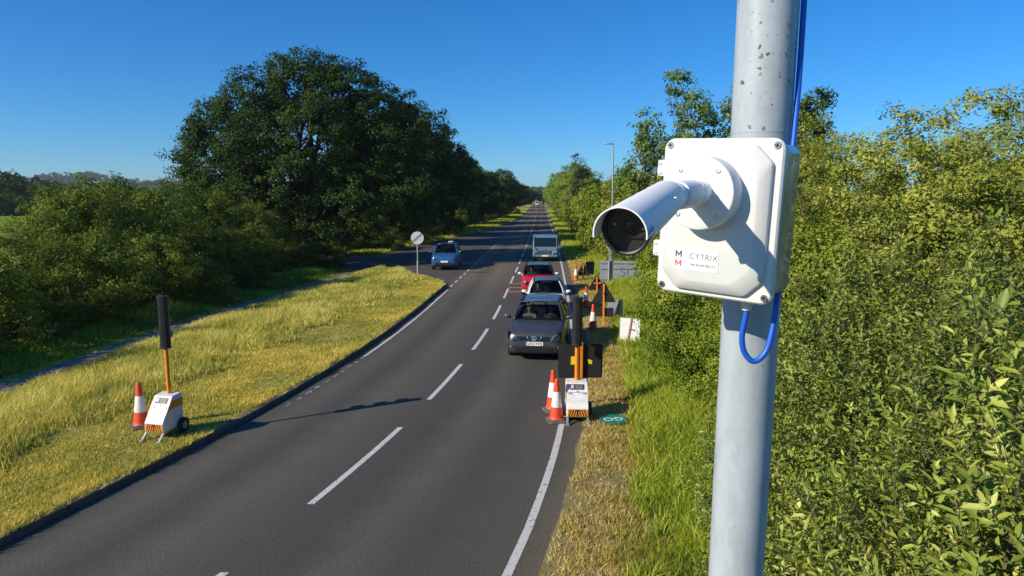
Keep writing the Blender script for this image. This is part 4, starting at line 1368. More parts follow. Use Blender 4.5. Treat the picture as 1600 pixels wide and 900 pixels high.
# ---------------------------------------------------------------- blue cable
def smooth_path(pts, n=8):
    pts = [Vector(p) for p in pts]
    out = []
    for i in range(len(pts) - 1):
        p0, p1, p2, p3 = pts[max(0, i - 1)], pts[i], pts[i + 1], pts[min(len(pts) - 1, i + 2)]
        for k in range(n):
            t = k / n
            out.append(.5 * ((2 * p1) + (p2 - p0) * t + (2 * p0 - 5 * p1 + 4 * p2 - p3) * t * t + (3 * p1 - p0 - 3 * p2 + p3) * t ** 3))
    out.append(pts[-1])
    return out
gl = BF @ Vector((.052, -BH / 2 - .020, -.055))
def bl(x, y, z):
    return BF @ Vector((x, y, z))
cab = bpy.data.objects.new('blue_cable', None)
COL.objects.link(cab)
tag(cab, 'blue data cable running down the pole and looping below the box', 'cable')
mb = MB().tube(smooth_path([gl + up * .012, gl - up * .012, bl(.047, -.215, -.058), bl(.052, -.246, -.064), bl(.067, -.262, -.074), bl(.083, -.244, -.086), bl(.088, -.205, -.096), bl(.087, -.15, -.110), bl(.085, -.09, -.132)]), .0054, 14)
mb.build('cable_loop', 'blue_cable', cab, smooth=True)
pts = []
for z, th in ((7.5, 5), (6.2, 8), (5.62, 14), (5.45, 20), (5.32, 28), (5.2, 40), (5.14, 52), (5.09, 66)):
    c = on_pole(z)
    pts.append(c + Vector((math.cos(R(th)), -math.sin(R(th)), 0)) * .0645)
mb = MB().tube(smooth_path(pts), .0056, 14)
mb.build('cable_run', 'blue_cable', cab, smooth=True)
# ---------------------------------------------------------------- traffic cones
def make_cone(name, label, loc, sleeve='cone_white'):
    t = thing(name, label, 'traffic cone', loc, random.uniform(-.6, .6), 'red and white traffic cones')
    mb = MB()
    mb.prism(rrect(.44, .44, .07, 4), 0, .055)
    mb.prism(rrect(.36, .36, .10, 4), .055, .085)
    mb.build('base', 'cone_base', t, smooth=True, bevel=.012)
    prof = [(.175, .080), (.160, .10), (.150, .16), (.124, .36)]
    MB().lathe(prof, 28, cap=False).build('lower_band', 'cone_red', t, smooth=True)
    MB().lathe([(.126, .355), (.126, .365), (.081, .70), (.078, .705)], 28, cap=False).build('reflective_sleeve', sleeve, t, smooth=True)
    MB().lathe([(.080, .69), (.050, .93), (.046, .985), (.034, 1.0), (.020, 1.0), (.018, .94)], 28, cap=False).build('tip', 'cone_red', t, smooth=True)
    return t
c0 = make_cone('traffic_cone', 'red and white cone in front of the right signal unit, nearest of the pair', (1.02, 15.12, .0))
for lab, loc, rz in [('red and white cone half hidden behind the nearest one at the right signal', (.98, 15.9, 0), .3), ('red and white cone on the mown grass left of the left signal unit', (-8.1, 14.4, VZ), .5),
                     ('red and white cone in front of the post of the nearest triangular sign', (3.12, 25.9, .012), .1), ('red and white cone behind the black signal head, left of the middle triangular sign', (3.42, 31.2, .012), .7),
                     ('small looking cone beside the furthest triangular sign', (3.9, 41.4, .012), .2)]:
    o = copy_tree(c0)
    o.location = loc
    o.rotation_euler.z = rz
    o['label'] = lab

# ---------------------------------------------------------------- portable traffic signals
def hazard(parent, mtx, w, h):
    """amber board with black chevron stripes"""
    mb = MB().box((0, 0, 0), (w, h, .006))
    mb.v = [tuple(mtx @ Vector(p)) for p in mb.v]
    pl = mb.build('chevron_board', 'orange', parent)
    k = 4
    for s in (-1, 1):
        for i in range(k):
            x0 = s * (i + .25) * (w / 2 / k)
            x1 = s * (i + .72) * (w / 2 / k)
            sh_ = s * .05
            pts = [(x0, -h / 2 + .004), (x1, -h / 2 + .004), (x1 - sh_, h / 2 - .004), (x0 - sh_, h / 2 - .004)]
            pts = [(max(-w / 2 + .004, min(w / 2 - .004, a)), b) for a, b in pts]
            if s < 0:
                pts = pts[::-1]
            mb = MB().prism(pts, .002, .0046, mtx)
            mb.build('stripe', 'matt_black', pl)

def signal_unit(name, label, loc, rz, head_rz, tall, pole_tilt=0.):
    """trolley body faces local +x with its sloping front"""
    t = thing(name, label, 'traffic signal', loc, rz, 'portable traffic signals')
    W_ = .50
    side = [(.42, .16), (.42, .36), (.03, .86), (-.26, .88), (-.30, .84), (-.30, .16)]
    RX = Matrix(((1, 0, 0, 0), (0, 0, 1, 0), (0, 1, 0, 0), (0, 0, 0, 1)))
    body = MB().prism(side, -W_ / 2, W_ / 2, RX).build('body', 'white_metal', t, bevel=.02, seg=3)
    MB().prism([(.30, .515), (.105, .765), (-.302, .765), (-.302, .60), (.16, .60), (.235, .515)], -W_ / 2 - .003, -W_ / 2 + .004, RX).build('orange_band', 'orange', body)
    MB().prism([(.30, .515), (.105, .765), (-.302, .765), (-.302, .60), (.16, .60), (.235, .515)], W_ / 2 - .004, W_ / 2 + .003, RX).build('orange_band', 'orange', body)
    fm = frame(Vector((.4225, 0, .255)), Vector((0, 1, 0)), Vector((0, 0, 1)), Vector((1, 0, 0)))
    hazard(t, fm, W_ - .05, .17)
    # sloping face: label, seam, latches
    sn = Vector((.50, 0, .39)).normalized()
    su = Vector((-.39, 0, .50)).normalized()
    sm = frame(Vector((.10, 0, .77)) + sn * .003, Vector((0, 1, 0)), su, sn)
    mb = MB().box((0, 0, 0), (.33, .135, .006)); mb.v = [tuple(sm @ Vector(p)) for p in mb.v]
    lb = mb.build('label_plate', 'ink_grey', t)
    mb = MB()
    for a, b in ((-.13, .03), (-.095, .03), (-.13, -.012), (-.095, -.012)):
        mb.box((a, b, .0035), (.028, .034, .002))
    mb.v = [tuple(sm @ Vector(p)) for p in mb.v]
    mb.build('pictogram', 'sticker', lb)
    mb = MB().box((-.112, .010, .0048), (.014, .05, .0012)); mb.v = [tuple(sm @ Vector(p)) for p in mb.v]
    mb.build('logo_mark', 'ink_red', lb)
    mb = MB()
    for i in range(4):
        mb.box((.045, .042 - i * .027, .0035), (.17 - .03 * (i % 2), .010, .002))
    mb.v = [tuple(sm @ Vector(p)) for p in mb.v]
    mb.build('lettering', 'sign_face_grey', lb)
    mb = MB().box((0, -.135, .002), (W_ - .02, .010, .004)).box((-.16, -.165, .006), (.07, .03, .014)).box((.16, -.165, .006), (.07, .03, .014)).box((0, -.115, .006), (.03, .035, .012))
    mb.v = [tuple(sm @ Vector(p)) for p in mb.v]
    mb.build('latch', 'galv', t, bevel=.002)
    # feet at the front, wheels at the back
    for s in (-1, 1):
        MB().box((.46, s * (W_ / 2 - .02), .085), (.20, .05, .03), Matrix.Rotation(R(38), 3, 'Y')).box((.53, s * (W_ / 2 - .02), .012), (.12, .10, .022)).build('foot', 'galv', t, bevel=.004)
        w = MB().cyl((-.20, s * (W_ / 2 + .015), .17), (-.20, s * (W_ / 2 + .105), .17), .17, n=28).build('wheel', 'rubber', t, smooth=True, bevel=.025, seg=3)
        MB().cyl((-.20, s * (W_ / 2 + .085), .17), (-.20, s * (W_ / 2 + .109), .17), .085, n=20).build('hub', 'galv', w, smooth=True, bevel=.006)
    MB().box((0, 0, .14), (.60, .42, .05)).build('chassis', 'galv', t)
    # mast and head
    zt = 1.90 if tall else 1.72
    top = Vector((-.16 - pole_tilt, 0, zt))
    MB().cyl((-.16, 0, .86), top, .044, n=20).build('mast', 'orange', t, smooth=True)
    MB().cyl((-.16, 0, .855), (-.16, 0, .93), .052, n=20).build('mast_collar', 'orange', t, smooth=True, bevel=.006)
    hd = bpy.data.objects.new('signal_head', None)
    COL.objects.link(hd)
    hm = Matrix.Translation(top) @ Matrix.Rotation(head_rz, 4, 'Z')
    H = 1.08
    mb = MB().prism(rrect(.21, .23, .08, 5), -.02, H - .02)
    mb.v = [tuple(hm @ Vector(p)) for p in mb.v]
    bpy.data.objects.remove(hd)
    h = mb.build('signal_head', 'black_plastic', t, smooth=True, bevel=.012)
    for mb in (MB().prism(rrect(.235, .255, .085, 5), H - .03, H + .02), MB().prism(rrect(.22, .24, .085, 5), -.035, .01)):
        mb.v = [tuple(hm @ Vector(p)) for p in mb.v]
        mb.build('end_cap', 'black_plastic', h, smooth=True, bevel=.008)
    mb = MB().cyl((0, 0, H), (0, 0, H + .07), .026, .020, 12).cyl((0, 0, H + .06), (0, 0, H + .20), .009, .005, 8)
    mb.v = [tuple(hm @ Vector(p)) for p in mb.v]
    mb.build('antenna', 'matt_black', h, smooth=True)
    # three lamps under hoods on the far side, seam ribs at the back
    for i, col in enumerate(('red', 'amber', 'green')):
        z = H - .22 - i * .32
        mb = MB()
        n = 20
        vs, fs = [], []
        for k, (xx, rr) in enumerate(((.10, .095), (.26, .098), (.26, .088), (.10, .085))):
            for j in range(n + 1):
                a = R(-35 + 250 * j / n)
                vs.append((xx - (.08 if k in (1, 2) else 0) * max(0, -math.sin(a)), rr * math.cos(a), z + rr * math.sin(a)))
        for k in range(3):
            for j in range(n):
                fs.append((k * (n + 1) + j, k * (n + 1) + j + 1, (k + 1) * (n + 1) + j + 1, (k + 1) * (n + 1) + j))
        mb.add([hm @ Vector(p) for p in vs], fs)
        mb.build('hood', 'black_plastic', h, smooth=True)
        mb = MB().lathe([(.085, 0), (.075, .012), (.05, .02), (0, .022)], 24, hm @ Matrix.Translation((.102, 0, z)) @ Matrix.Rotation(R(90), 4, 'Y'), cap=False)
        mb.build('lamp_lens', M['lens_' + col], h, smooth=True)
        mb = MB().box((-.106, 0, z - .16), (.012, .16, .012))
        mb.v = [tuple(hm @ Vector(p)) for p in mb.v]
        mb.build('rib', 'black_plastic', h)
    return t
M['lens_red'] = mat('lens_red', (.25, .01, .01), .2)
M['lens_amber'] = mat('lens_amber', (.35, .12, .01), .2)
M['lens_green'] = mat('lens_green', (.01, .12, .07), .2)
signal_unit('portable_signal', 'white trolley with black signal head on an orange mast, on the left grass', (-7.32, 13.95, VZ), R(-102), R(200), True).scale = (.88, .88, .98)
signal_unit('portable_signal', 'white trolley with black signal head on an orange mast, at the right road edge', (1.50, 15.35, 0), R(-92), R(182), False)
# board propped behind the right unit: black back, split orange post, two yellow stickers
sb = thing('wait_here_sign', 'black backed rectangular sign on the mast behind the right signal unit', 'sign', (1.56, 15.9, 0), R(2))
pl = MB().prism(rrect(1.06, .82, .06, 5), -.008, .008, frame(Vector((.07, 0, 1.22)), Vector((1, 0, 0)), Vector((0, 0, 1)), Vector((0, -1, 0)))).build('plate', 'matt_black', sb, smooth=True)
MB().prism([(-.23, .10), (-.14, .10), (-.105, .05), (-.105, -.05), (-.14, -.10), (-.23, -.10)], .008, .011, frame(Vector((.07, 0, 1.24)), Vector((1, 0, 0)), Vector((0, 0, 1)), Vector((0, -1, 0)))).build('yellow_sticker', 'yellow', pl)
MB().prism([(.17, .05), (.28, .02), (.28, -.07), (.20, -.07)], .008, .011, frame(Vector((.07, 0, 1.22)), Vector((1, 0, 0)), Vector((0, 0, 1)), Vector((0, -1, 0)))).build('yellow_sticker', 'yellow', pl)
for x in (-.062, .028):
    mb = MB().box((x + .06, -.05, .85), (.062, .062, 1.68))
    p_ = mb.build('post', 'orange', sb, bevel=.006)
    for z in (.94, 1.0, 1.12, 1.3, 1.36, 1.52):
        MB().cyl((x + .06, -.083, z), (x + .06, -.0805, z), .009, n=10).build('bolt_hole', 'matt_black', p_)
MB().box((.05, -.02, .03), (.10, .6, .05)).box((.05, -.02, .03), (.6, .06, .04)).build('foot', 'galv', sb, bevel=.006)

# ---------------------------------------------------------------- temporary signs, seen from the back
def tri_sign(name, label, loc, rz, size, base_z, lean=6, plate=False, cross=None):
    t = thing(name, label, 'sign', loc, rz, 'temporary triangular signs seen from behind')
    h = size * .866
    lm = Matrix.Rotation(R(-lean), 4, 'X')
    fm = lm @ frame(Vector((0, 0, base_z)), Vector((1, 0, 0)), Vector((0, 0, 1)), Vector((0, -1, 0)))
    r = .05
    pts = []
    corners = [Vector((-size / 2, 0)), Vector((size / 2, 0)), Vector((0, h))]
    for i, p in enumerate(corners):
        a, b = corners[i - 1], corners[(i + 1) % 3]
        u, v = (a - p).normalized() * r, (b - p).normalized() * r
        for s in (0, .25, .5, .75, 1):
            q = p + u * (1 - s) ** 2 + v * s ** 2
            pts.append((q.x, q.y))
    MB().prism(pts, -.006, .006, fm).build('plate', 'matt_black', t, smooth=True)
    mb = MB().box((0, 0, 0), (.07, .05, base_z + h * .86))
    mb.v = [tuple(lm @ (Vector(p) + Vector((0, -.034, (base_z + h * .86) / 2)))) for p in mb.v]
    po = mb.build('post', 'orange', t, bevel=.006)
    for k in range(6):
        z = .18 + k * (base_z + h * .6) / 6
        q = lm @ Vector((0, -.0605, z))
        MB().cyl(q, q + Vector((0, .004, 0)), .011, n=10).build('bolt_hole', 'matt_black', po)
    mb = MB().cyl((0, .02, base_z + h * .5), (0, .62, .0), .016, n=8)
    mb.build('back_stay', 'galv', t)
    MB().box((0, -.02, .02), (.5, .06, .035)).build('foot', 'galv', t, bevel=.005)
    if cross:
        x0, x1, z = cross
        mb = MB().box(((x0 + x1) / 2, -.07, base_z + z), (abs(x1 - x0), .02, .07))
        mb.v = [tuple(lm @ Vector(p)) for p in mb.v]
        mb.build('cross_bracket', 'orange', t, bevel=.004)
    if plate:
        mb = MB().prism(rrect(.80, .36, .03, 3), -.006, .006, lm @ frame(Vector((0, 0, base_z - .40)), Vector((1, 0, 0)), Vector((0, 0, 1)), Vector((0, -1, 0))))
        mb.build('lower_plate', 'matt_black', t)
    return t
tri_sign('triangular_sign', 'nearest black backed triangular sign with a long orange post and lower plate', (3.66, 26.9, .012), R(-4), .98, .92, plate=True)
tri_sign('triangular_sign', 'middle triangular sign with a short orange cross bracket, half hidden by the nearest', (4.18, 33.2, .012), R(4), .90, .55, cross=(-.17, .2, .34))
tri_sign('triangular_sign', 'furthest triangular sign with an orange bracket pointing left', (4.36, 41.6, .012), R(2), .92, .30, cross=(-.36, .02, .26))
t = thing('warning_board', 'dark sign board standing edge on beside the big grey sign', 'sign', (4.95, 43.2, 0), R(24))
MB().prism(rrect(.62, .82, .05, 4), -.01, .01, frame(Vector((0, 0, .62)), Vector((1, 0, 0)), Vector((0, 0, 1)), Vector((0, -1, 0)))).build('plate', 'matt_black', t)
MB().cyl((-.2, .02, 0), (-.2, .02, .9), .02).cyl((.2, .02, 0), (.2, .02, .9), .02).build('leg', 'galv', t, smooth=True)

# white board with a wooden stake, grey board behind it
t = thing('white_board', 'white board with a brown wooden stake leaning on the right verge', 'board', (4.08, 23.3, .012), R(-24))
lm = Matrix.Rotation(R(-5), 4, 'X')
mb = MB().box((0, 0, .47), (.70, .02, .88)); mb.v = [tuple(lm @ Vector(p)) for p in mb.v]
mb.build('panel', 'sign_white', t, bevel=.004)
mb = MB().box((0, -.025, .46), (.06, .03, .98), Matrix.Rotation(R(7), 3, 'Y')); mb.v = [tuple(lm @ Vector(p)) for p in mb.v]
mb.build('stake', 'wood', t, bevel=.004)
t = thing('grey_board', 'pale grey board on a stake just behind the white board', 'board', (4.22, 27.6, .012), R(-8))
MB().box((0, 0, .62), (.62, .02, .62), Matrix.Rotation(R(-3), 3, 'Y')).build('panel', 'sign_grey', t, bevel=.004)
MB().box((.12, -.025, .45), (.05, .03, .92), Matrix.Rotation(R(5), 3, 'Y')).build('stake', 'wood', t, bevel=.004)

# ---------------------------------------------------------------- large grey sign back, round sign and posts
t = thing('road_sign_back', 'large grey metal road sign seen from behind with blue graffiti', 'sign', (5.62, 39.3, 0), R(-3))
for z in (1.06, .32):
    MB().box((.75, 0, z + .02), (2.55, .012, .735)).build('panel', 'sign_grey', t, bevel=.003)
for z in (.36, .98, 1.30):
    MB().box((.75, -.03, z), (2.50, .035, .035)).build('rail', 'galv', t)
for x in (-.03, 1.7):
    MB().cyl((x, -.075, -.1), (x, -.075, 1.42), .045, n=16).build('post', 'galv', t, smooth=True)
mb = MB()
def stroke(pts, r=.018):
    mb.tube(smooth_path([(x, -.012, z) for x, z in pts], 5), r, 6)
stroke([(.92, .98), (.78, 1.04), (.66, .96), (.72, .84), (.86, .76), (.88, .64), (.74, .56), (.58, .60)])
stroke([(1.28, 1.02), (1.08, .92), (1.06, .66), (1.24, .54), (1.48, .62), (1.56, .84), (1.42, 1.02), (1.20, 1.0)])
stroke([(1.70, 1.0), (1.62, .82), (1.74, .70), (1.86, .80), (1.78, .60)])
mb.build('graffiti', 'graffiti', t, smooth=True)
def disc_sign(name, label, loc, rz, zc, r, post_r, stripe, low=False, thick=None):
    t = thing(name, label, 'sign', loc, rz, 'round end of limit signs')
    d = MB().cyl((0, .005, zc), (0, -.005, zc), r, n=48).build('disc', 'sign_white', t, smooth=True)
    a = R(35 if not low else 40)
    q = Matrix.Rotation(-a, 3, 'Y')
    w = .115 * r / .3
    L_ = r * .985
    pts = []
    for i in range(9):
        y_ = -w / 2 + w * i / 8
        pts.append((math.sqrt(L_ * L_ - y_ * y_), y_))
    pts += [(-x, y_) for x, y_ in pts[::-1]]
    fm = Matrix.Translation((0, 0, zc)) @ Matrix.Rotation(-a, 4, 'Y') @ frame(Vector((0, 0, 0)), Vector((1, 0, 0)), Vector((0, 0, 1)), Vector((0, -1, 0)))
    MB().prism(pts, .005, .0075, fm).build('stripe', stripe, d)
    MB().cyl((0, .045, -.1), (0, .045, zc + r * .8), post_r, n=16).build('post', 'galv', t, smooth=True)
    if thick:
        MB().cyl((0, .045, -.1), (0, .045, thick), post_r * 1.55, n=16).build('post_sleeve', 'galv', t, smooth=True)
    MB().box((0, .02, zc + r * .5), (r * .9, .03, .04)).box((0, .02, zc - r * .5), (r * .9, .03, .04)).build('clip', 'galv', t)
    return t
disc_sign('speed_limit_sign', 'white disc with bold black diagonal on a post above the grey sign', (5.60, 39.15, 0), R(-4), 2.82, .32, .038, 'sign_face_black')
disc_sign('speed_limit_sign', 'weathered white disc with faint diagonal on a pole at the left verge corner', (-6.1, 44.0, 0), R(6), 2.48, .41, .045, 'sign_face_grey', True, .95)

# distant lamp post
t = thing('street_lamp', 'slim grey street lamp above the right hand hedge', 'street lamp', (7.0, 48.0, 0), 0)
MB().cyl((0, 0, 0), (0, 0, 1.6), .10, n=16).cyl((0, 0, 1.6), (0, 0, 8.72), .065, .05, 16).build('column', 'galv', t, smooth=True)
MB().cyl((.02, 0, 8.68), (-.14, 0, 8.74), .035, n=10).build('bracket', 'galv', t, smooth=True)
hd = MB().prism([(-.62, -.06), (-.5, -.12), (-.12, -.10), (-.12, .10), (-.5, .12), (-.62, .06)], 8.70, 8.78).build('lantern', 'galv', t, bevel=.02)
MB().box((-.38, 0, 8.695), (.36, .17, .012)).build('lens', 'lamp_glass', hd)

# round green board lying flat in the grass, its lettering upside down to the camera
t = thing('go_board', 'round green board with white letters lying flat on the right verge', 'sign board', (2.30, 15.0, .085), R(6))
t.rotation_euler = (R(1.5), R(-1), R(6))
MB().cyl((0, 0, 0), (0, 0, .012), .31, n=48).build('disc', 'green_sign', t, smooth=True, bevel=.003)
text_mesh('lettering', 'GO', .30, 'sign_white', t, Matrix.Translation((0, -.005, .0138)) @ Matrix.Rotation(R(180), 4, 'Z'), extrude=.001, offset=.004)

# field gate beside the oak
t = thing('field_gate', 'grey five bar field gate below the oak crown', 'gate', (-20.6, 56.2, VZ - .1), R(6))
for i in range(5):
    MB().cyl((-1.7, 0, .22 + i * .24), (1.7, 0, .22 + i * .24), .022, n=8).build('bar', 'galv', t, smooth=True)
for x in (-1.7, 1.7):
    MB().cyl((x, 0, .15), (x, 0, 1.25), .028, n=8).build('stile', 'galv', t, smooth=True)
MB().cyl((-1.7, 0, .22), (0, 0, 1.18), .018, n=8).build('brace', 'galv', t, smooth=True)
for x in (-1.9, 1.9):
    MB().box((x, 0, .7), (.16, .16, 1.45)).build('gate_post', 'wood', t, bevel=.01)

# distant houses
M['brick_far'] = mat('brick_far', (.36, .24, .17), .9, var=.2, scale=.8)
M['render_far'] = mat('render_far', (.62, .58, .52), .9, var=.1, scale=.8)
M['roof_far'] = mat('roof_far', (.20, .13, .10), .9, var=.2, scale=.8)
def house(label, loc, rz, L_, W_, H, wall):
    t = thing('house', label, 'house', loc, rz)
    MB().box((0, 0, H / 2), (L_, W_, H)).build('wall', wall, t)
    rise = W_ * .42
    ov = .5
    mb = MB()
    vs = [(-L_ / 2 - ov, -W_ / 2 - ov, H - .2), (L_ / 2 + ov, -W_ / 2 - ov, H - .2), (L_ / 2 + ov, W_ / 2 + ov, H - .2), (-L_ / 2 - ov, W_ / 2 + ov, H - .2), (-L_ / 2 - ov, 0, H + rise), (L_ / 2 + ov, 0, H + rise)]
    mb.add(vs, [(0, 1, 5, 4), (2, 3, 4, 5), (1, 2, 5), (3, 0, 4), (3, 2, 1, 0)])
    rf = mb.build('roof', 'roof_far', t)
    MB().box((L_ * .3, 0, H + rise + .4), (1.2, .9, 2.2)).build('chimney', 'brick_far', rf)
    for i in range(int(L_ // 4)):
        x = -L_ / 2 + 2.2 + i * 4
        for z in ((1.3, 4.0) if H > 4.5 else (1.4,)):
            MB().box((x, -W_ / 2 - .03, z), (1.5, .08, 1.2)).build('window', 'gloss_black', t)
    MB().box((0, -W_ / 2 - .04, 1.05), (1.0, .08, 2.1)).build('door', 'white_metal', t)
house('long pale house with brown roof in the distance at far left', (-405, 585, 2), R(20), 26, 9, 5.4, 'render_far')
house('distant brick house with brown roof right of the pale one', (-375, 600, 3), R(-12), 15, 9, 5.6, 'brick_far')
house('low pale farm building in front of the distant houses', (-375, 560, 0), R(10), 22, 8, 3.4, 'render_far')
# ---------------------------------------------------------------- vehicles
def paint(name, col, metal=.0, rough=.32):
    m, nt, b = new_mat(name)
    v = objco(nt)
    f = noise(nt, 2.5, 4, .6, v)
    nt.links.new(ramp(nt, f, [(.3, tuple(c * .93 for c in col)), (.7, tuple(min(1, c * 1.05) for c in col))]), b.inputs['Base Color'])
    b.inputs['Metallic'].default_value = metal
    nt.links.new(ramp(nt, noise(nt, 6, 5, .6, v), [(.3, rough - .05), (.7, rough + .08)]), b.inputs['Roughness'])
    b.inputs['Coat Weight'].default_value = .35
    b.inputs['Specular IOR Level'].default_value = .35
    b.inputs['Coat Roughness'].default_value = .05
    return m
M['paint_grey'] = paint('paint_grey', (.075, .08, .09), .4, .4)
M['paint_white'] = paint('paint_white', (.78, .79, .79))
M['paint_red'] = paint('paint_red', (.62, .012, .018))
M['paint_blue'] = paint('paint_blue', (.035, .16, .36), .5, .35)
M['paint_truck'] = paint('paint_truck', (.13, .22, .29), .1, .4)
M['paint_black'] = paint('paint_black', (.012, .012, .014), .2, .3)

def realize(o):
    """apply modifiers without operators"""
    bpy.context.view_layer.update()
    me = bpy.data.meshes.new_from_object(o.evaluated_get(bpy.context.evaluated_depsgraph_get()))
    o.modifiers.clear()
    o.data = me
    return o

def car(name, label, loc, rz, P, pm, roof_m=None, group='vehicles queueing on the right of the road'):
    t = thing(name, label, P.get('cat', 'car'), loc, rz, group)
    L, W, H = P['L'], P['W'], P['H']
    hw = W / 2
    zb = P.get('zb', .20)
    xf, xr = L / 2, -L / 2
    # stations: x, half width, bottom z, top z
    st = P['stations']
    rings = []
    for x, w, b, tp, rad in st:
        zm = b + (tp - b) * .52
        pr = [(0, b), (w * .80, b), (w * .95, b + .06), (w * .995, b + (tp - b) * .28), (w, zm), (w * .985, tp - (tp - b) * .24), (w * .945, tp - rad * .9), (w * .84, tp - rad * .18), (w * .5, tp + .012), (0, tp + .022)]
        full = [(x, -y, z) for y, z in pr[::-1]] + [(x, y, z) for y, z in pr[1:]]
        full = full[:-1]     # closed at the crown
        rings.append(full)
    n = len(rings[0])
    mb = MB()
    vs = [p for r in rings for p in r]
    fs = [(i * n + j, i * n + (j + 1) % n, (i + 1) * n + (j + 1) % n, (i + 1) * n + j) for i in range(len(rings) - 1) for j in range(n)]
    # end caps as a centre fan
    for k, rev in ((0, False), (len(rings) - 1, True)):
        c = Vector((0, 0, 0))
        for p in rings[k]:
            c += Vector(p)
        c /= n
        ci = len(vs)
        vs.append(tuple(c))
        for j in range(n):
            f = (k * n + (j + 1) % n, k * n + j, ci)
            fs.append(f[::-1] if rev else f)
    mb.add(vs, fs)
    body = mb.build('body', pm, t, smooth=True, angle=180)
    s = body.modifiers.new('s', 'SUBSURF'); s.levels = 2; s.render_levels = 2
    wr, wb_f, wb_r = P['wr'], P['axf'], P['axr']
    cutters = []
    for ax_ in (wb_f, wb_r):
        for sd in (-1, 1):
            c = MB().cyl((ax_, sd * (hw - .26), wr + .01), (ax_, sd * (hw + .25), wr + .01), wr * 1.17, n=32).build('cut', None)
            cutters.append(c)
            bo = body.modifiers.new('b', 'BOOLEAN'); bo.operation = 'DIFFERENCE'; bo.object = c; bo.solver = 'EXACT'
    realize(body)
    for c in cutters:
        bpy.data.objects.remove(c)
    me = body.data
    # open the deck below the cabin
    C = P['cabin']
    bm = bmesh.new(); bm.from_mesh(me)
    kill = [f for f in bm.faces if f.normal.z > .6 and f.calc_center_median().z > C['zbelt'] - .16 and C['xr'] + .18 < f.calc_center_median().x < C['xc'] - .22 and abs(f.calc_center_median().y) < C['wb'] - .1]
    bmesh.ops.delete(bm, geom=kill, context='FACES')
    bm.to_mesh(me)
    bvh = BVHTree.FromBMesh(bm)
    bm.free()
    me.materials.clear(); me.materials.append(M[pm])
    me.polygons.foreach_set('use_smooth', [True] * len(me.polygons))
    me.set_sharp_from_angle(angle=R(32))

    def patch(nm, poly, m, parent, off=.006, axis='x', sgn=1, res=.035, thick=.02, mirror=False):
        """panel that follows the body: outline in (y,z) seen from the front, or (x,z) from the side, or (x,y) from above"""
        xs = [p[0] for p in poly]; ys = [p[1] for p in poly]
        bm = bmesh.new()
        f = bm.faces.new([bm.verts.new((a, b, 0)) for a, b in poly])
        for ax_i, lo, hi in ((0, min(xs), max(xs)), (1, min(ys), max(ys))):
            q = lo + res
            while q < hi - 1e-4:
                co = [0, 0, 0]; no = [0, 0, 0]
                co[ax_i] = q; no[ax_i] = 1
                bmesh.ops.bisect_plane(bm, geom=bm.verts[:] + bm.edges[:] + bm.faces[:], plane_co=co, plane_no=no)
                q += res
        ok = True
        mp = {'x': lambda a, b, d: Vector((d, a, b)), 'y': lambda a, b, d: Vector((a, d, b)), 'z': lambda a, b, d: Vector((a, b, d))}[axis]
        base = []
        for v in bm.verts:
            o_ = mp(v.co.x, v.co.y, sgn * 6); dr = mp(0, 0, -sgn)
            hit = bvh.ray_cast(o_, dr)
            base.append(hit[0] if hit[0] is not None else None)
        good = [p for p in base if p is not None]
        if not good:
            bm.free(); return None
        for v, p in zip(list(bm.verts), base):
            if p is None:
                p = min(good, key=lambda g_: (mp(v.co.x, v.co.y, 0) - mp(*( (g_.y, g_.z) if axis == 'x' else (g_.x, g_.z) if axis == 'y' else (g_.x, g_.y)), 0)).length)
            v.co = p + mp(0, 0, sgn * off)
        bmesh.ops.recalc_face_normals(bm, faces=bm.faces)
        r = bmesh.ops.extrude_face_region(bm, geom=bm.faces[:])
        for v in [e for e in r['geom'] if isinstance(e, bmesh.types.BMVert)]:
            v.co += mp(0, 0, -sgn * thick)
        bmesh.ops.recalc_face_normals(bm, faces=bm.faces)
        me_ = bpy.data.meshes.new(nm)
        bm.to_mesh(me_); bm.free()
        me_.materials.append(m if not isinstance(m, str) else M[m])
        me_.polygons.foreach_set('use_smooth', [True] * len(me_.polygons))
        me_.set_sharp_from_angle(angle=R(40))
        return link(bpy.data.objects.new(nm, me_), parent)

    # ---- cabin: glass, pillars, roof
    xc, xrr, wbm, zbl = C['xc'], C['xr'], C['wb'], C['zbelt']
    tf, tr, wt, zt = C['tf'], C['tr'], C['wt'], C['zt']
    zc = C.get('zcowl', zbl)
    xb = C.get('xb', (tf + tr) / 2 + .1)
    rise = C.get('rise', 0.)
    B = [(xc, 0, zc), (xc - .03, wbm * .5, zc), (xc - .15, wbm * .90, zc - .01), (xc - .25, wbm * .985, zc - .02), (xb + .05, wbm, zbl), (xb - .05, wbm, zbl), (xrr + .42, wbm * .985, zbl + rise), (xrr + .20, wbm * .95, zbl + rise), (xrr + .05, wbm * .80, zbl + .02), (xrr, 0, zbl + .02)]
    T = [(tf, 0, zt), (tf - .01, wt * .5, zt - .006), (tf - .05, wt * .90, zt - .022), (tf - .13, wt * .99, zt - .04), (xb + .03, wt, zt - .03), (xb - .05, wt, zt - .03), (tr + .30, wt * .985, zt - .05), (tr + .12, wt * .95, zt - .05), (tr + .03, wt * .82, zt - .04), (tr, 0, zt - .03)]
    nv = 5
    def P3(i, k, sd):
        a, b = Vector(B[i]), Vector(T[i])
        q = a.lerp(b, k / nv)
        bow = math.sin(math.pi * k / nv) * .022
        q.y += bow * (1 if q.y > 0 else 0)
        if i < 3:
            q.x += bow * 1.2
        return (q.x, q.y * sd, q.z)
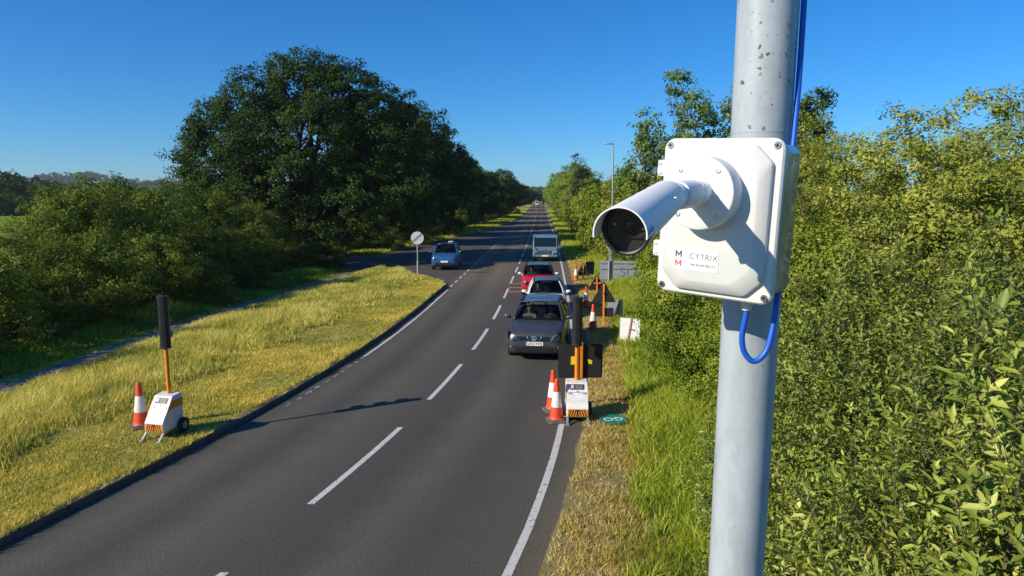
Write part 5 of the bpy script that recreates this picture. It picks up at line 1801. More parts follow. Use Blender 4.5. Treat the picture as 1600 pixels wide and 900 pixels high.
    def panel(i0, i1, sides, inset=0):
        mb = MB()
        for sd in sides:
            vs = [P3(i, k, sd) for i in range(i0, i1 + 1) for k in range(nv + 1)]
            fs = [(a * (nv + 1) + k, a * (nv + 1) + k + 1, (a + 1) * (nv + 1) + k + 1, (a + 1) * (nv + 1) + k) for a in range(i1 - i0) for k in range(nv)]
            mb.add(vs, fs)
        return mb
    def solid(o, th=.03):
        m_ = o.modifiers.new('t', 'SOLIDIFY'); m_.thickness = th; m_.offset = 0
        return o
    ws = panel(0, 2, (1, -1)).build('windscreen', M['glass'], t, smooth=True)
    for a, b in ((2, 3), (4, 5), (6, 8)):
        for sd in (1, -1):
            solid(panel(a, b, (sd,)).build('pillar', pm if not C.get('dark_pillars') else 'paint_black', t, smooth=True), .035)
    for sd in (1, -1):
        panel(3, 4, (sd,)).build('front_side_window', M['dark_glass'], t, smooth=True)
        panel(5, 6, (sd,)).build('rear_side_window', M['dark_glass'], t, smooth=True)
    panel(8, 9, (1, -1)).build('rear_window', M['dark_glass'], t, smooth=True)
    mb = MB()
    rows = []
    cr_ = C.get('crown', .045)
    for i in range(len(T)):
        row_ = []
        for s_ in (1, .85, .55, .25, 0, -.25, -.55, -.85, -1):
            x, y, z = T[i]
            edge = 0 if i in (0, len(T) - 1) else 1
            k_ = (x - tr) / max(.01, tf - tr)
            row_.append((x, y * s_, z + cr_ * (1 - s_ * s_) * edge * math.sin(math.pi * min(1, max(0, k_)) * .9 + .15) + .004))
        rows.append(row_)
    vs = [p for r_ in rows for p in r_]
    fs = [(a * 9 + j, a * 9 + j + 1, (a + 1) * 9 + j + 1, (a + 1) * 9 + j) for a in range(len(T) - 1) for j in range(8)]
    mb.add(vs, fs)
    roof = solid(mb.build('roof', roof_m or pm, t, smooth=True, angle=60), .03)
    # windscreen surround shadow line and wipers
    w = MB()
    for y0, y1 in ((-.50, .02), (.05, .52)):
        w.cyl((xc - .02, y0 * hw / .89, zc + .03), (xc - .10, y1 * hw / .89, zc + .075), .009, n=6)
    w.build('wiper', 'matt_black', t)
    # interior
    mb = MB().box(((xc + xrr) / 2 - .1, 0, .34), (xc - xrr - .5, W - .30, .06))
    for sd in (-1, 1):
        mb.box(((xc + xrr) / 2 - .1, sd * (hw - .14), .60), (xc - xrr - .5, .03, .55))
    mb.build('cabin_floor', 'interior', t)
    mb = MB().box((xc - .36, 0, zc - .10), (.36, W - .36, .22)).box((xc - .50, -.36, zc - .03), (.14, .34, .10))
    dash = mb.build('dashboard', 'interior', t, bevel=.04)
    seat_x = P.get('seat_x', xc - 1.25)
    for sy in (-.37, .37):
        mb = MB().box((seat_x + .12, sy, .52), (.50, .48, .18)).box((seat_x - .16, sy, .86), (.14, .46, .62), Matrix.Rotation(R(-14), 3, 'Y')).box((seat_x - .27, sy, 1.235), (.09, .26, .17))
        mb.build('seat', 'interior', t, bevel=.05, seg=3)
    mb = MB().box((seat_x - .75, 0, .52), (.45, 1.2, .18)).box((seat_x - 1.02, 0, .86), (.14, 1.2, .55), Matrix.Rotation(R(-14), 3, 'Y'))
    mb.build('rear_seat', 'interior', t, bevel=.05)
    tor = MB()
    cc = Vector((seat_x + .50, -.37, .93))
    q = Matrix.Rotation(R(-62), 3, 'Y')
    tor.tube([cc + q @ Vector((math.cos(a) * .175, math.sin(a) * .175, 0)) for a in np.linspace(0, 2 * math.pi, 25)], .014, 6)
    tor.cyl(cc, cc + Vector((.22, 0, -.10)), .03, n=8)
    tor.build('steering_wheel', 'interior', t, smooth=True)
    # mirrors
    for sd in (-1, 1):
        mb = MB().lathe([(.0, -.10)] + [(.085 * math.sin(a), -.10 * math.cos(a)) for a in np.linspace(.3, 2.6, 8)] + [(.0, .10)], 14, Matrix.Translation((C['xc'] - .42, sd * (hw + .09), zbl + .06)) @ Matrix.Rotation(R(90), 4, 'X') @ Matrix.Diagonal((.8, .85, 1.15, 1)), cap=False)
        mb.box((C['xc'] - .42, sd * (hw - .01), zbl + .0), (.06, .12, .04))
        mr = mb.build('mirror', P.get('mirror_m', pm), t, smooth=True)
    # wheels
    for ax_ in (wb_f, wb_r):
        for sd in (-1, 1):
            y1 = sd * (hw - .015)
            y0 = sd * (hw - .235)
            wh = MB().lathe([(wr * .62, -.105), (wr * .86, -.11), (wr * .97, -.09), (wr, -.05), (wr, .05), (wr * .97, .09), (wr * .86, .11), (wr * .62, .105)], 32, Matrix.Translation((ax_, (y0 + y1) / 2, wr)) @ Matrix.Rotation(R(90), 4, 'X')).build('wheel', 'rubber', t, smooth=True)
            mb = MB()
            yo = y1 - sd * .012
            mb.cyl((ax_, yo - sd * .02, wr), (ax_, yo + sd * .004, wr), wr * .18, n=14)
            for k in range(5):
                a = k * 2 * math.pi / 5 + .3
                p1 = Vector((ax_ + math.cos(a) * wr * .60, yo - sd * .012, wr + math.sin(a) * wr * .60))
                mb.cyl((ax_, yo, wr), p1, wr * .10, wr * .075, 8)
            mb.lathe([(wr * .58, -.02), (wr * .66, -.02), (wr * .66, .02), (wr * .58, .02)], 30, Matrix.Translation((ax_, yo - sd * .01, wr)) @ Matrix.Rotation(R(90), 4, 'X'))
            mb.build('rim', 'steel', wh, smooth=True)
    MB().box((0, 0, .27), (L * .82, W - .36, .18)).build('underbody', 'matt_black', t)
    # ---- front end
    def both(nm, poly, m, parent, **k):
        out = []
        for sd in (1, -1):
            pp = [(a * sd, b) for a, b in poly]
            out.append(patch(nm, pp if sd > 0 else pp[::-1], m, parent, **k))
        return out
    P['front'](t, patch, both, P)
    # bonnet shut lines
    for sd in (1, -1):
        pts = []
        for k in range(10):
            x = xc - .06 + (P['bonnet_x'] - xc + .06) * k / 9
            y_ = hw * (.84 - .10 * (k / 9) ** 2)
            hit = bvh.ray_cast(Vector((x, sd * y_, 4)), Vector((0, 0, -1)))
            if hit[0] is not None:
                pts.append(hit[0] + Vector((0, 0, .001)))
        if len(pts) > 2:
            MB().tube(pts, .006, 5).build('bonnet_seam', 'matt_black', t)
    # door seams and handles
    for sd in (1, -1):
        for x in (xb, C['xc'] - .36, xb - .85):
            pts = []
            for k in range(8):
                z = .36 + (zbl - .40) * k / 7
                hit = bvh.ray_cast(Vector((x, sd * 4, z)), Vector((0, -sd, 0)))
                if hit[0] is not None and abs(hit[0].y) > hw * .6:
                    pts.append(hit[0])
            if len(pts) > 2:
                MB().tube(pts, .005, 5).build('door_seam', 'matt_black', t)
        for x in (xb + .14, xb - .72):
            hit = bvh.ray_cast(Vector((x, sd * 4, zbl - .16)), Vector((0, -sd, 0)))
            if hit[0] is not None:
                MB().box(hit[0] + Vector((0, sd * .015, 0)), (.18, .03, .028)).build('door_handle', P.get('mirror_m', pm), t, bevel=.008)
        patch('sill', [(wb_r + wr * 1.2, .23), (wb_f - wr * 1.2, .23), (wb_f - wr * 1.2, .30), (wb_r + wr * 1.2, .30)], 'matt_black', t, axis='y', sgn=sd, off=.008, res=.2)
    # tail lamps
    for sd in (1, -1):
        patch('tail_lamp', [(sd * hw * .60, zbl - .28), (sd * hw * .92, zbl - .28), (sd * hw * .90, zbl - .06), (sd * hw * .62, zbl - .06)][::sd], 'lens_red', t, sgn=-1, off=.006)
    return t, patch

def plate(t, x, z, s=None, lean=4):
    m = Matrix.Translation((x, 0, z)) @ Matrix.Rotation(R(-lean), 4, 'Y') @ frame(Vector((0, 0, 0)), Vector((0, 1, 0)), Vector((0, 0, 1)), Vector((1, 0, 0)))
    mb = MB().prism(rrect(.53, .115, .01, 2), -.006, .006, m)
    p = mb.build('number_plate', 'plate_white', t)
    MB().prism([(-.265, -.057), (-.22, -.057), (-.22, .057), (-.265, .057)], .006, .0072, m).build('blue_band', 'ink_blue', p)
    if s:
        text_mesh('lettering', s, .098, 'sign_face_black', p, m @ Matrix.Translation((.02, -.002, .007)), extrude=.001, spacing=1.0, offset=.002)
    return p

def front_suv(t, patch, both, P):
    g = patch('grille', [(-.42, .66), (.42, .66), (.50, .76), (.46, .80), (-.46, .80), (-.50, .76)], 'matt_black', t, off=.010)
    for z in (.70, .735, .77):
        patch('grille_bar', [(-.44, z - .006), (.44, z - .006), (.44, z + .006), (-.44, z + .006)], 'gloss_black', t, off=.016, res=.08)
    # chrome V and ring badge
    for sd in (1, -1):
        patch('chrome_trim', [(sd * .13, .655), (sd * .165, .655), (sd * .235, .80), (sd * .20, .80)][::sd], 'chrome', t, off=.020)
    x = P['L'] / 2 + .012
    bm_ = Matrix.Translation((x, 0, .735)) @ Matrix.Rotation(R(90 - 8), 4, 'Y')
    b = MB().lathe([(.062, 0), (.062, .014), (.072, .016), (.082, .012), (.082, 0)], 30, bm_).build('badge', 'chrome', t, smooth=True)
    MB().box((x + .012, 0, .735), (.012, .21, .030)).build('badge_bar', 'chrome', b, bevel=.004)
    text_mesh('lettering', 'NISSAN', .030, 'sign_face_black', b, Matrix.Translation((x + .0185, 0, .735)) @ frame(Vector((0, 0, 0)), Vector((0, 1, 0)), Vector((0, 0, 1)), Vector((1, 0, 0))), extrude=.0006)
    for o in both('headlight', [(.50, .68), (.62, .66), (.80, .73), (.845, .90), (.80, .925), (.66, .86), (.54, .79)], 'lamp_silver', t, off=.006):
        sd = 1 if o.data.vertices[0].co.y > 0 else -1
        for cy, cz, r_ in ((.62, .75, .055), (.73, .80, .05)):
            patch('lamp_reflector', [(sd * (cy + r_ * math.cos(a)), cz + r_ * math.sin(a)) for a in np.linspace(0, 2 * math.pi, 13)[:-1]][::sd], 'sticker', o, off=.012)
        patch('headlight_glass', [(sd * a, b_) for a, b_ in [(.495, .675), (.62, .655), (.805, .725), (.85, .905), (.80, .93), (.66, .866), (.535, .795)]][::sd], 'lamp_glass', o, off=.022, thick=.004)
    patch('lower_intake', [(-.52, .34), (.52, .34), (.60, .44), (.56, .49), (-.56, .49), (-.60, .44)], 'matt_black', t, off=.010)
    for z in (.385, .43):
        patch('intake_bar', [(-.55, z - .006), (.55, z - .006), (.55, z + .006), (-.55, z + .006)], 'black_plastic', t, off=.018, res=.1)
    for o in both('fog_lamp_recess', [(.62, .41), (.78, .43), (.80, .52), (.70, .53), (.63, .48)], 'matt_black', t, off=.008):
        sd = 1 if o.data.vertices[0].co.y > 0 else -1
        patch('fog_lamp', [(sd * (.71 + .04 * math.cos(a)), .47 + .04 * math.sin(a)) for a in np.linspace(0, 2 * math.pi, 11)[:-1]][::sd], 'chrome', o, off=.014)
    patch('skid_lip', [(-.70, .235), (.70, .235), (.74, .29), (-.74, .29)], 'black_plastic', t, off=.012, res=.1)
    plate(t, P['L'] / 2 + .022, .575, 'LX13 YWJ')
    C = P['cabin']
    for sd in (-1, 1):
        MB().tube([(C['tf'] - .25, sd * (C['wt'] - .02), C['zt'] - .02), (C['tf'] - .35, sd * (C['wt'] - .02), C['zt'] + .025), (C['tr'] + .45, sd * (C['wt'] - .03), C['zt'] + .02), (C['tr'] + .35, sd * (C['wt'] - .03), C['zt'] - .03)], .016, 8).build('roof_rail', 'black_plastic', t, smooth=True)

def front_hatch(t, patch, both, P):
    patch('grille', [(-.40, .58), (.40, .58), (.46, .64), (-.46, .64)], 'matt_black', t, off=.010)
    patch('badge', [(.045 * math.cos(a), .665 + .045 * math.sin(a)) for a in np.linspace(0, 2 * math.pi, 15)[:-1]], 'chrome', t, off=.014)
    for o in both('headlight', [(.48, .57), (.66, .56), (.78, .66), (.80, .76), (.70, .73), (.52, .65)], 'lamp_silver', t, off=.006):
        sd = 1 if o.data.vertices[0].co.y > 0 else -1
        patch('headlight_glass', [(sd * a, b_) for a, b_ in [(.475, .565), (.66, .555), (.785, .655), (.805, .765), (.70, .735), (.515, .655)]][::sd], 'lamp_glass', o, off=.018, thick=.004)
    patch('lower_intake', [(-.55, .28), (.55, .28), (.60, .40), (-.60, .40)], 'matt_black', t, off=.010)
    plate(t, P['L'] / 2 + .015, .47)

def front_round(t, patch, both, P):
    patch('grille', [(-.34, .36), (.34, .36), (.47, .52), (.42, .66), (.28, .71), (-.28, .71), (-.42, .66), (-.47, .52)], 'matt_black', t, off=.010)
    for z in (.45, .61):
        patch('grille_bar', [(-.40, z - .008), (.40, z - .008), (.40, z + .008), (-.40, z + .008)], 'paint_black', t, off=.018, res=.08)
    for o in both('headlight', [(.62 + .155 * math.cos(a), .70 + .115 * math.sin(a)) for a in np.linspace(0, 2 * math.pi, 19)[:-1]], 'gloss_black', t, off=.008):
        sd = 1 if o.data.vertices[0].co.y > 0 else -1
        ring_ = [(sd * (.62 + .145 * math.cos(a)), .70 + .108 * math.sin(a)) for a in np.linspace(0, 2 * math.pi, 19)[:-1]]
        patch('running_light', [(sd * (.62 + .14 * math.cos(a)), .70 + .105 * math.sin(a)) for a in np.linspace(R(20), R(160), 9)] + [(sd * (.62 + .09 * math.cos(a)), .70 + .06 * math.sin(a)) for a in np.linspace(R(160), R(20), 9)], 'sticker', o, off=.014)
        patch('running_light', [(sd * (.62 + .14 * math.cos(a)), .70 + .105 * math.sin(a)) for a in np.linspace(R(200), R(340), 9)] + [(sd * (.62 + .09 * math.cos(a)), .70 + .06 * math.sin(a)) for a in np.linspace(R(340), R(200), 9)], 'sticker', o, off=.014)
        patch('headlight_glass', ring_, 'lamp_glass', o, off=.022, thick=.004)
    both('air_curtain', [(.66, .36), (.78, .38), (.80, .50), (.70, .48)], 'matt_black', t, off=.008)
    plate(t, P['L'] / 2 + .022, .535)

def front_ev(t, patch, both, P):
    for o in both('headlight', [(.50, .70), (.70, .66), (.82, .74), (.83, .84), (.70, .82), (.54, .77)], 'lamp_silver', t, off=.006):
        sd = 1 if o.data.vertices[0].co.y > 0 else -1
        patch('headlight_glass', [(sd * a, b_) for a, b_ in [(.495, .695), (.70, .655), (.825, .735), (.835, .845), (.70, .825), (.535, .775)]][::sd], 'lamp_glass', o, off=.018, thick=.004)
    patch('light_strip', [(-.48, .745), (.48, .745), (.48, .765), (-.48, .765)], 'chrome', t, off=.008, res=.1)
    patch('badge', [(.06 * math.cos(a), .80 + .05 * math.sin(a)) for a in np.linspace(0, 2 * math.pi, 15)[:-1]], 'chrome', t, off=.012)
    patch('lower_intake', [(-.62, .26), (.62, .26), (.70, .42), (.50, .46), (-.50, .46), (-.70, .42)], 'matt_black', t, off=.010)
    plate(t, P['L'] / 2 + .015, .55)

SUV = dict(L=4.33, W=1.78, H=1.61, wr=.345, axf=1.26, axr=-1.37, bonnet_x=2.00, front=front_suv, seat_x=-.28,
           stations=[(2.165, .62, .36, .78, .05), (2.13, .74, .27, .85, .06), (2.02, .83, .23, .93, .07), (1.80, .87, .22, .98, .07), (1.35, .885, .22, 1.035, .07), (.85, .89, .22, 1.085, .07), (.3, .89, .22, 1.10, .06), (-.6, .89, .22, 1.11, .06), (-1.4, .885, .23, 1.13, .06), (-1.95, .86, .27, 1.12, .07), (-2.12, .78, .36, 1.05, .08), (-2.165, .66, .45, .95, .08)],
           cabin=dict(xc=1.02, xr=-2.02, wb=.83, zbelt=1.07, zcowl=1.065, tf=.28, tr=-1.62, wt=.64, zt=1.575, rise=.05))
HATCH = dict(L=4.05, W=1.76, H=1.45, wr=.31, axf=1.22, axr=-1.32, bonnet_x=1.85, front=front_hatch, seat_x=-.30,
             stations=[(2.02, .60, .33, .64, .05), (1.98, .74, .24, .71, .06), (1.85, .83, .21, .79, .07), (1.6, .865, .20, .85, .07), (1.2, .88, .20, .91, .07), (.85, .88, .20, .955, .06), (.2, .88, .20, .965, .06), (-.7, .88, .20, .985, .06), (-1.4, .87, .21, 1.01, .06), (-1.85, .83, .25, 1.0, .07), (-1.98, .76, .33, .93, .08), (-2.02, .64, .42, .84, .08)],
             cabin=dict(xc=1.02, xr=-1.90, wb=.82, zbelt=.945, zcowl=.945, tf=.22, tr=-1.45, wt=.60, zt=1.425, rise=.05))
ROUND = dict(L=4.08, W=1.80, H=1.50, wr=.325, axf=1.22, axr=-1.35, bonnet_x=1.85, front=front_round, seat_x=-.28, mirror_m='paint_white',
             stations=[(2.04, .64, .33, .76, .05), (2.0, .78, .24, .84, .06), (1.88, .86, .21, .90, .07), (1.6, .89, .20, .95, .07), (1.2, .90, .20, .985, .06), (.85, .90, .20, 1.0, .06), (.2, .90, .20, 1.005, .06), (-.7, .90, .20, 1.01, .06), (-1.4, .89, .21, 1.02, .06), (-1.85, .85, .25, 1.01, .07), (-2.0, .78, .33, .93, .08), (-2.04, .66, .42, .84, .08)],
             cabin=dict(xc=.98, xr=-1.92, wb=.83, zbelt=.985, zcowl=.985, tf=.34, tr=-1.55, wt=.67, zt=1.475, rise=.03, dark_pillars=True))
EV = dict(L=4.26, W=1.81, H=1.57, wr=.345, axf=1.36, axr=-1.40, bonnet_x=1.98, front=front_ev, seat_x=-.10,
          stations=[(2.13, .62, .34, .74, .05), (2.09, .77, .25, .84, .06), (1.97, .86, .21, .93, .07), (1.7, .89, .20, 1.0, .07), (1.3, .905, .20, 1.04, .06), (.85, .905, .20, 1.05, .06), (.2, .905, .20, 1.055, .06), (-.7, .905, .20, 1.065, .06), (-1.4, .89, .21, 1.08, .06), (-1.9, .85, .26, 1.06, .07), (-2.09, .78, .35, .98, .08), (-2.13, .66, .45, .88, .08)],
          cabin=dict(xc=1.35, xr=-2.0, wb=.84, zbelt=1.03, zcowl=1.02, tf=.42, tr=-1.60, wt=.64, zt=1.54, rise=.04))

def head_to(y, extra=0.):
    return math.atan2(-1, -float(slope(y))) + extra
def place(front_x, front_y, L, rz):
    return (front_x - math.cos(rz) * L / 2, front_y - math.sin(rz) * L / 2, 0.004)
r1 = head_to(24, -.02)
suv, _ = car('parked_suv', 'dark grey family car at the head of the queue beside the signal', place(.70, 20.85, 4.33, r1), r1, SUV, 'paint_grey')
suv.name = 'grey_car'
suv.scale = (1.05, 1.05, 1.02)
r2 = head_to(32)
white, _ = car('white_car', 'white hatchback second in the queue, behind the grey car', place(1.42, 28.2, 4.05, r2), r2, HATCH, 'paint_white', 'paint_black')
r3 = head_to(38, .02)
red, _ = car('red_car', 'red hatchback with black roof third in the queue', place(1.36, 34.8, 4.08, r3), r3, ROUND, 'paint_red', 'paint_black')
rb = math.atan2(-1, .0)
blue, _ = car('blue_car', 'blue electric car waiting in the shaded side road mouth on the left', place(-4.75, 47.6, 4.26, rb), rb, EV, 'paint_blue', group='cars')
MB().prism(rrect(.55, .36, .08, 4), 1.60, 1.66, Matrix.Translation((-.6, .25, 0))).build('roof_hatch', 'sign_white', blue, bevel=.02)

# ---------------------------------------------------------------- pale blue light truck with load
def truck(label, loc, rz):
    t = thing('light_truck', label, 'truck', loc, rz, 'vehicles queueing on the right of the road')
    W_ = 1.95
    # cab side outline, front towards +x
    prof = [(2.55, .42), (2.62, .50), (2.62, .98), (2.56, 1.12), (2.28, 1.94), (2.16, 2.04), (1.20, 2.08), (1.05, 2.02), (1.0, .42)]
    RX = Matrix(((1, 0, 0, 0), (0, 0, 1, 0), (0, 1, 0, 0), (0, 0, 0, 1)))
    cab = MB().prism(prof, -W_ / 2, W_ / 2, RX).build('cab', 'paint_truck', t, bevel=.07, seg=3, angle=50)
    d = Vector((2.28 - 2.56, 0, 1.94 - 1.12)).normalized()
    nn = Vector((d.z, 0, -d.x))
    wm = frame(Vector((2.42, 0, 1.53)) + nn * .004, Vector((0, 1, 0)), d, nn)
    MB().prism(rrect(W_ - .22, .74, .07, 4), 0, .012, wm).build('windscreen', mat('truck_glass', (.010, .022, .036), .12, spec=.2), cab, smooth=True)
    mb = MB()
    for a, b in ((-.75, -.02), (.02, .72)):
        mb.cyl(wm @ Vector((a, -.36, .02)), wm @ Vector((b, -.28, .02)), .011, n=6)
    mb.build('wiper', 'matt_black', cab)
    for sd in (-1, 1):
        MB().prism([(2.30, 1.18), (2.18, 1.82), (1.42, 1.84), (1.40, 1.18)], sd * W_ / 2 - .004, sd * W_ / 2 + .006, RX).build('side_window', 'gloss_black', cab)
        MB().box((2.35, sd * (W_ / 2 + .17), 1.46), (.08, .16, .34)).cyl((2.3, sd * W_ / 2, 1.55), (2.35, sd * (W_ / 2 + .16), 1.5), .014, n=6).build('mirror', 'matt_black', t, bevel=.02)
        MB().box((2.640, sd * .74, .66), (.05, .34, .22)).build('headlight', 'sticker', t, bevel=.02)
        MB().box((2.672, sd * .74, .66), (.010, .30, .18)).build('headlight_glass', 'lamp_glass', t)
        MB().box((2.64, sd * .80, .44), (.05, .16, .10)).build('fog_lamp', 'sticker', t, bevel=.02)
    g = MB().box((2.635, 0, .74), (.03, 1.06, .26)).build('grille', 'matt_black', t, bevel=.005)
    for k in range(3):
        MB().box((2.655, 0, .67 + k * .07), (.014, 1.02, .016)).build('grille_bar', 'galv', g)
    e = MB().add([(2.645, 0, 1.10), (2.645, .075, .97), (2.645, -.075, .97), (2.66, 0, 1.03)], [(0, 1, 3), (1, 2, 3), (2, 0, 3)]).build('badge', 'chrome', t)
    MB().box((2.60, 0, .47), (.16, W_ + .02, .20)).build('bumper', 'paint_truck', t, bevel=.04)
    MB().box((2.685, 0, .47), (.012, .53, .115)).build('number_plate', 'plate_white', t)
    MB().box((2.60, 0, .34), (.10, W_ - .2, .08)).build('lower_valance', 'matt_black', t, bevel=.02)
    # chassis, body and load
    MB().box((-.6, 0, .56), (4.4, .8, .18)).build('chassis', 'matt_black', t)
    MB().box((-.95, 0, .86), (3.7, 2.05, .08)).build('load_floor', 'galv', t)
    for sd in (-1, 1):
        MB().box((-.95, sd * 1.02, 1.10), (3.7, .05, .42)).build('drop_side', 'paint_truck', t, bevel=.01)
    MB().box((-2.78, 0, 1.10), (.05, 2.05, .42)).build('tailboard', 'paint_truck', t, bevel=.01)
    MB().box((.86, 0, 1.45), (.06, 2.05, 1.10)).build('headboard', 'paint_truck', t, bevel=.01)
    for x, r_, y_ in ((1.78, .33, .82), (-1.5, .33, .80)):
        for sd in (-1, 1):
            wh = MB().cyl((x, sd * (y_ - .11), r_), (x, sd * (y_ + .13), r_), r_, n=28).build('wheel', 'rubber', t, smooth=True, bevel=.03)
            MB().cyl((x, sd * (y_ + .10), r_), (x, sd * (y_ + .135), r_), r_ * .55, n=20).build('hub', 'galv', wh, smooth=True, bevel=.01)
        MB().cyl((x, -y_, r_), (x, y_, r_), .05, n=10).build('axle', 'matt_black', t)
    return t
rtk = head_to(56)
lp = place(2.62, 54.0, 5.3, rtk)
trk = truck('pale blue light truck with load, last in the queue', lp, rtk)
tarp = mat('tarp_blue', (.05, .22, .48), .6, var=.2, scale=3)
ld = MB()
g_ = np.random.default_rng(4)
nx_, ny_ = 18, 12
vs = []
for i in range(nx_ + 1):
    for j in range(ny_ + 1):
        u_, v_ = i / nx_, j / ny_
        e_ = min(u_, 1 - u_, v_, 1 - v_)
        vs.append((-1.9 + 2.5 * u_, -.85 + 1.7 * v_, .90 + min(1, e_ * 5) * (1.12 + .16 * math.sin(7 * u_ + 2) * math.cos(6 * v_) + .10 * math.sin(15 * v_ + 4 * u_)) + g_.normal(0, .015)))
ld.add(vs, [(i * (ny_ + 1) + j, (i + 1) * (ny_ + 1) + j, (i + 1) * (ny_ + 1) + j + 1, i * (ny_ + 1) + j + 1) for i in range(nx_) for j in range(ny_)])
lo = ld.build('covered_load', tarp, None, smooth=True, angle=70)
lo.location = lp; lo.rotation_euler.z = rtk
tag(lo, 'blue tarpaulin covered load on the light truck', 'load')

# distant white van
t = thing('white_van', 'tiny white van far down the road', 'van', (15.4, 425, 0), head_to(425))
RX = Matrix(((1, 0, 0, 0), (0, 0, 1, 0), (0, 1, 0, 0), (0, 0, 0, 1)))
vb = MB().prism([(2.5, .35), (2.5, .95), (1.75, 1.2), (1.25, 2.1), (-2.4, 2.2), (-2.5, .35)], -.95, .95, RX).build('body', 'paint_white', t, bevel=.08)
MB().prism([(1.76, 1.24), (1.30, 2.0), (1.33, 2.02), (1.80, 1.26)], -.8, .8, RX).build('windscreen', 'gloss_black', t)
for x in (1.5, -1.5):
    for sd in (-1, 1):
        MB().cyl((x, sd * .75, .33), (x, sd * .96, .33), .33, n=20).build('wheel', 'rubber', t, smooth=True)
for sd in (-1, 1):
    MB().box((2.5, sd * .72, .85), (.06, .3, .2)).build('headlight', 'chrome', t)

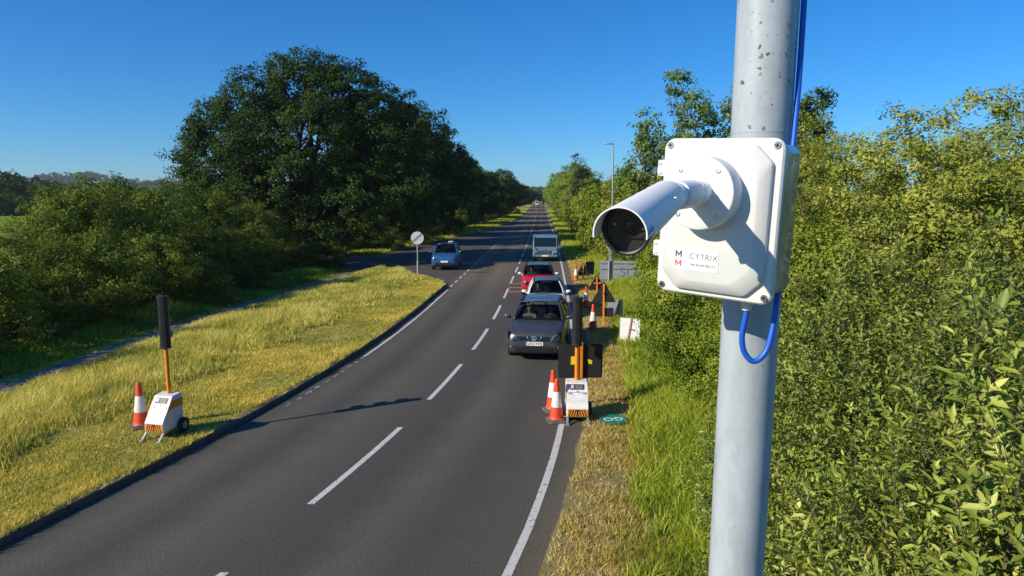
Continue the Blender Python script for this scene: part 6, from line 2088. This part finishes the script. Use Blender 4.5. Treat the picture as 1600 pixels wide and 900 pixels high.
# ---------------------------------------------------------------- people in the cars
def person(label, car_o, seat, cloth, hairm, driver):
    """seated figure: one skinned body, head with face, hair and clothes as children"""
    J = {}
    p = thing('person', label, 'person')
    p.location = car_o.location
    p.rotation_euler = car_o.rotation_euler
    p.scale = car_o.scale
    sx, sy, sz = seat
    me = bpy.data.meshes.new('body')
    V, E, Rr = [], [], []
    def jt(x, y, z, r, par=None):
        V.append((sx + x, sy + y, sz + z)); Rr.append(r)
        if par is not None:
            E.append((par, len(V) - 1))
        return len(V) - 1
    pel = jt(0, 0, .10, .125)
    wa = jt(-.02, 0, .26, .118, pel)
    ch = jt(-.05, 0, .44, .135, wa)
    nk = jt(-.045, 0, .585, .052, ch)
    hb_ = jt(-.035, 0, .655, .062, nk)
    hd_ = jt(-.025, 0, .745, .082, hb_)
    jt(-.03, 0, .83, .060, hd_)
    for s in (-1, 1):
        shd = jt(-.05, s * .175, .50, .062, ch)
        if driver:
            el = jt(.16, s * .26, .30, .043, shd); wr_ = jt(.40, s * .16, .46, .030, el); hn = jt(.455, s * .135, .50, .036, wr_)
        else:
            el = jt(.06, s * .24, .24, .043, shd); wr_ = jt(.24, s * .12, .16, .030, el); hn = jt(.31, s * .08, .15, .036, wr_)
        for f, (dy, ln, r_) in enumerate(((-.026, .060, .009), (-.009, .068, .0095), (.009, .064, .009), (.025, .050, .008))):
            a = jt(.455 + .03 if driver else .34, s * ((.135 if driver else .08) + dy), .515 if driver else .15, r_, hn)
            jt((.455 + .03 + ln * .4) if driver else .34 + ln * .8, s * ((.135 if driver else .08) + dy), .505 - ln * .5 + .02 if driver else .125, r_ * .85, a)
        th_ = jt(.44 if driver else .30, s * ((.135 if driver else .08) - .045), .52 if driver else .17, .010, hn)
        jt(.475 if driver else .33, s * ((.135 if driver else .08) - .055), .50 if driver else .16, .008, th_)
        hp = jt(.02, s * .10, .08, .095, pel); kn = jt(.44, s * .13, .14, .066, hp); an_ = jt(.66, s * .13, -.20, .044, kn); jt(.80, s * .13, -.23, .042, an_)
    me.from_pydata(V, E, [])
    o = bpy.data.objects.new('body', me)
    COL.objects.link(o)
    sk = o.modifiers.new('skin', 'SKIN')
    for i, r_ in enumerate(Rr):
        me.skin_vertices[0].data[i].radius = (r_, r_)
    me.skin_vertices[0].data[0].use_root = True
    ss = o.modifiers.new('s', 'SUBSURF'); ss.levels = 1; ss.render_levels = 1
    realize(o)
    o.parent = p
    o.data.materials.clear(); o.data.materials.append(M['skin'])
    o.data.polygons.foreach_set('use_smooth', [True] * len(o.data.polygons))
    def shell(nm, m, test, off):
        bm = bmesh.new(); bm.from_mesh(o.data)
        bmesh.ops.delete(bm, geom=[f for f in bm.faces if not test(f.calc_center_median() - Vector((sx, sy, sz)))], context='FACES')
        bm.normal_update()
        for v in bm.verts:
            v.co += v.normal * off
        me2 = bpy.data.meshes.new(nm); bm.to_mesh(me2); bm.free()
        me2.materials.append(M[m])
        me2.polygons.foreach_set('use_smooth', [True] * len(me2.polygons))
        c = link(bpy.data.objects.new(nm, me2), p)
        k = c.modifiers.new('t', 'SOLIDIFY'); k.thickness = .006
        return c
    shell('jacket', cloth, lambda q: q.z < .575 and q.z > .11 and not (q.x > .36 if driver else (q.x > .22 and q.z < .22)), .012)
    shell('trousers', 'cloth_dark', lambda q: q.z <= .16 and q.x > -.2 and not (q.z > .1 and q.x > .18 and abs(q.y) < .12 and not driver), .010)
    shell('hair', hairm, lambda q: q.z > .70 and (q.z > .80 or q.x < -.03), .014)
    # face
    f = MB()
    f.add([(sx + .055, sy, sz + .76), (sx + .082, sy, sz + .715), (sx + .05, sy + .016, sz + .715), (sx + .05, sy - .016, sz + .715)], [(0, 1, 2), (0, 3, 1), (1, 3, 2)])
    f.build('nose', 'skin', p, smooth=True)
    for s in (-1, 1):
        MB().lathe([(.0, -.010), (.009, -.004), (.009, .004), (.0, .010)], 8, Matrix.Translation((sx + .052, sy + s * .03, sz + .755)), cap=False).build('eye', 'sign_face_black', p, smooth=True)
        MB().lathe([(.0, -.03), (.014, -.012), (.016, .012), (.0, .03)], 8, Matrix.Translation((sx - .02, sy + s * .084, sz + .74)), cap=False).build('ear', 'skin', p, smooth=True)
    MB().box((sx + .056, sy, sz + .685), (.010, .045, .010)).build('mouth', 'ink_red', p, bevel=.003)
    return p
blue.scale = (1.05, 1.05, 1.12)
person('driver of the grey car, in pale clothes, behind the wheel', suv, (-.22, -.37, .50), 'cloth_pale', 'hair', True)
person('dark haired passenger in the front seat of the grey car', suv, (-.22, .34, .50), 'cloth_dark', 'hair', False)
person('driver of the red car in a green top', red, (-.22, -.37, .46), 'cloth_teal', 'hair', True)
person('driver of the white car, in dark clothes', white, (-.24, -.37, .40), 'cloth_dark', 'hair', True)
# ---------------------------------------------------------------- air
hz = MB().box((0, 1100, 29), (6200, 5000, 62)).build('haze', None)
hm_, hnt, hb_ = new_mat('haze')
hnt.nodes.remove(hb_)
vol = hnt.nodes.new('ShaderNodeVolumePrincipled')
vol.inputs['Color'].default_value = (.80, .90, 1.0, 1)
vol.inputs['Density'].default_value = .00016
vol.inputs['Anisotropy'].default_value = .2
hnt.links.new(vol.outputs[0], hnt.nodes['Material Output'].inputs['Volume'])
hz.data.materials.append(hm_)
hz['kind'] = 'stuff'
hz['label'] = 'thin blue haze over the distance'
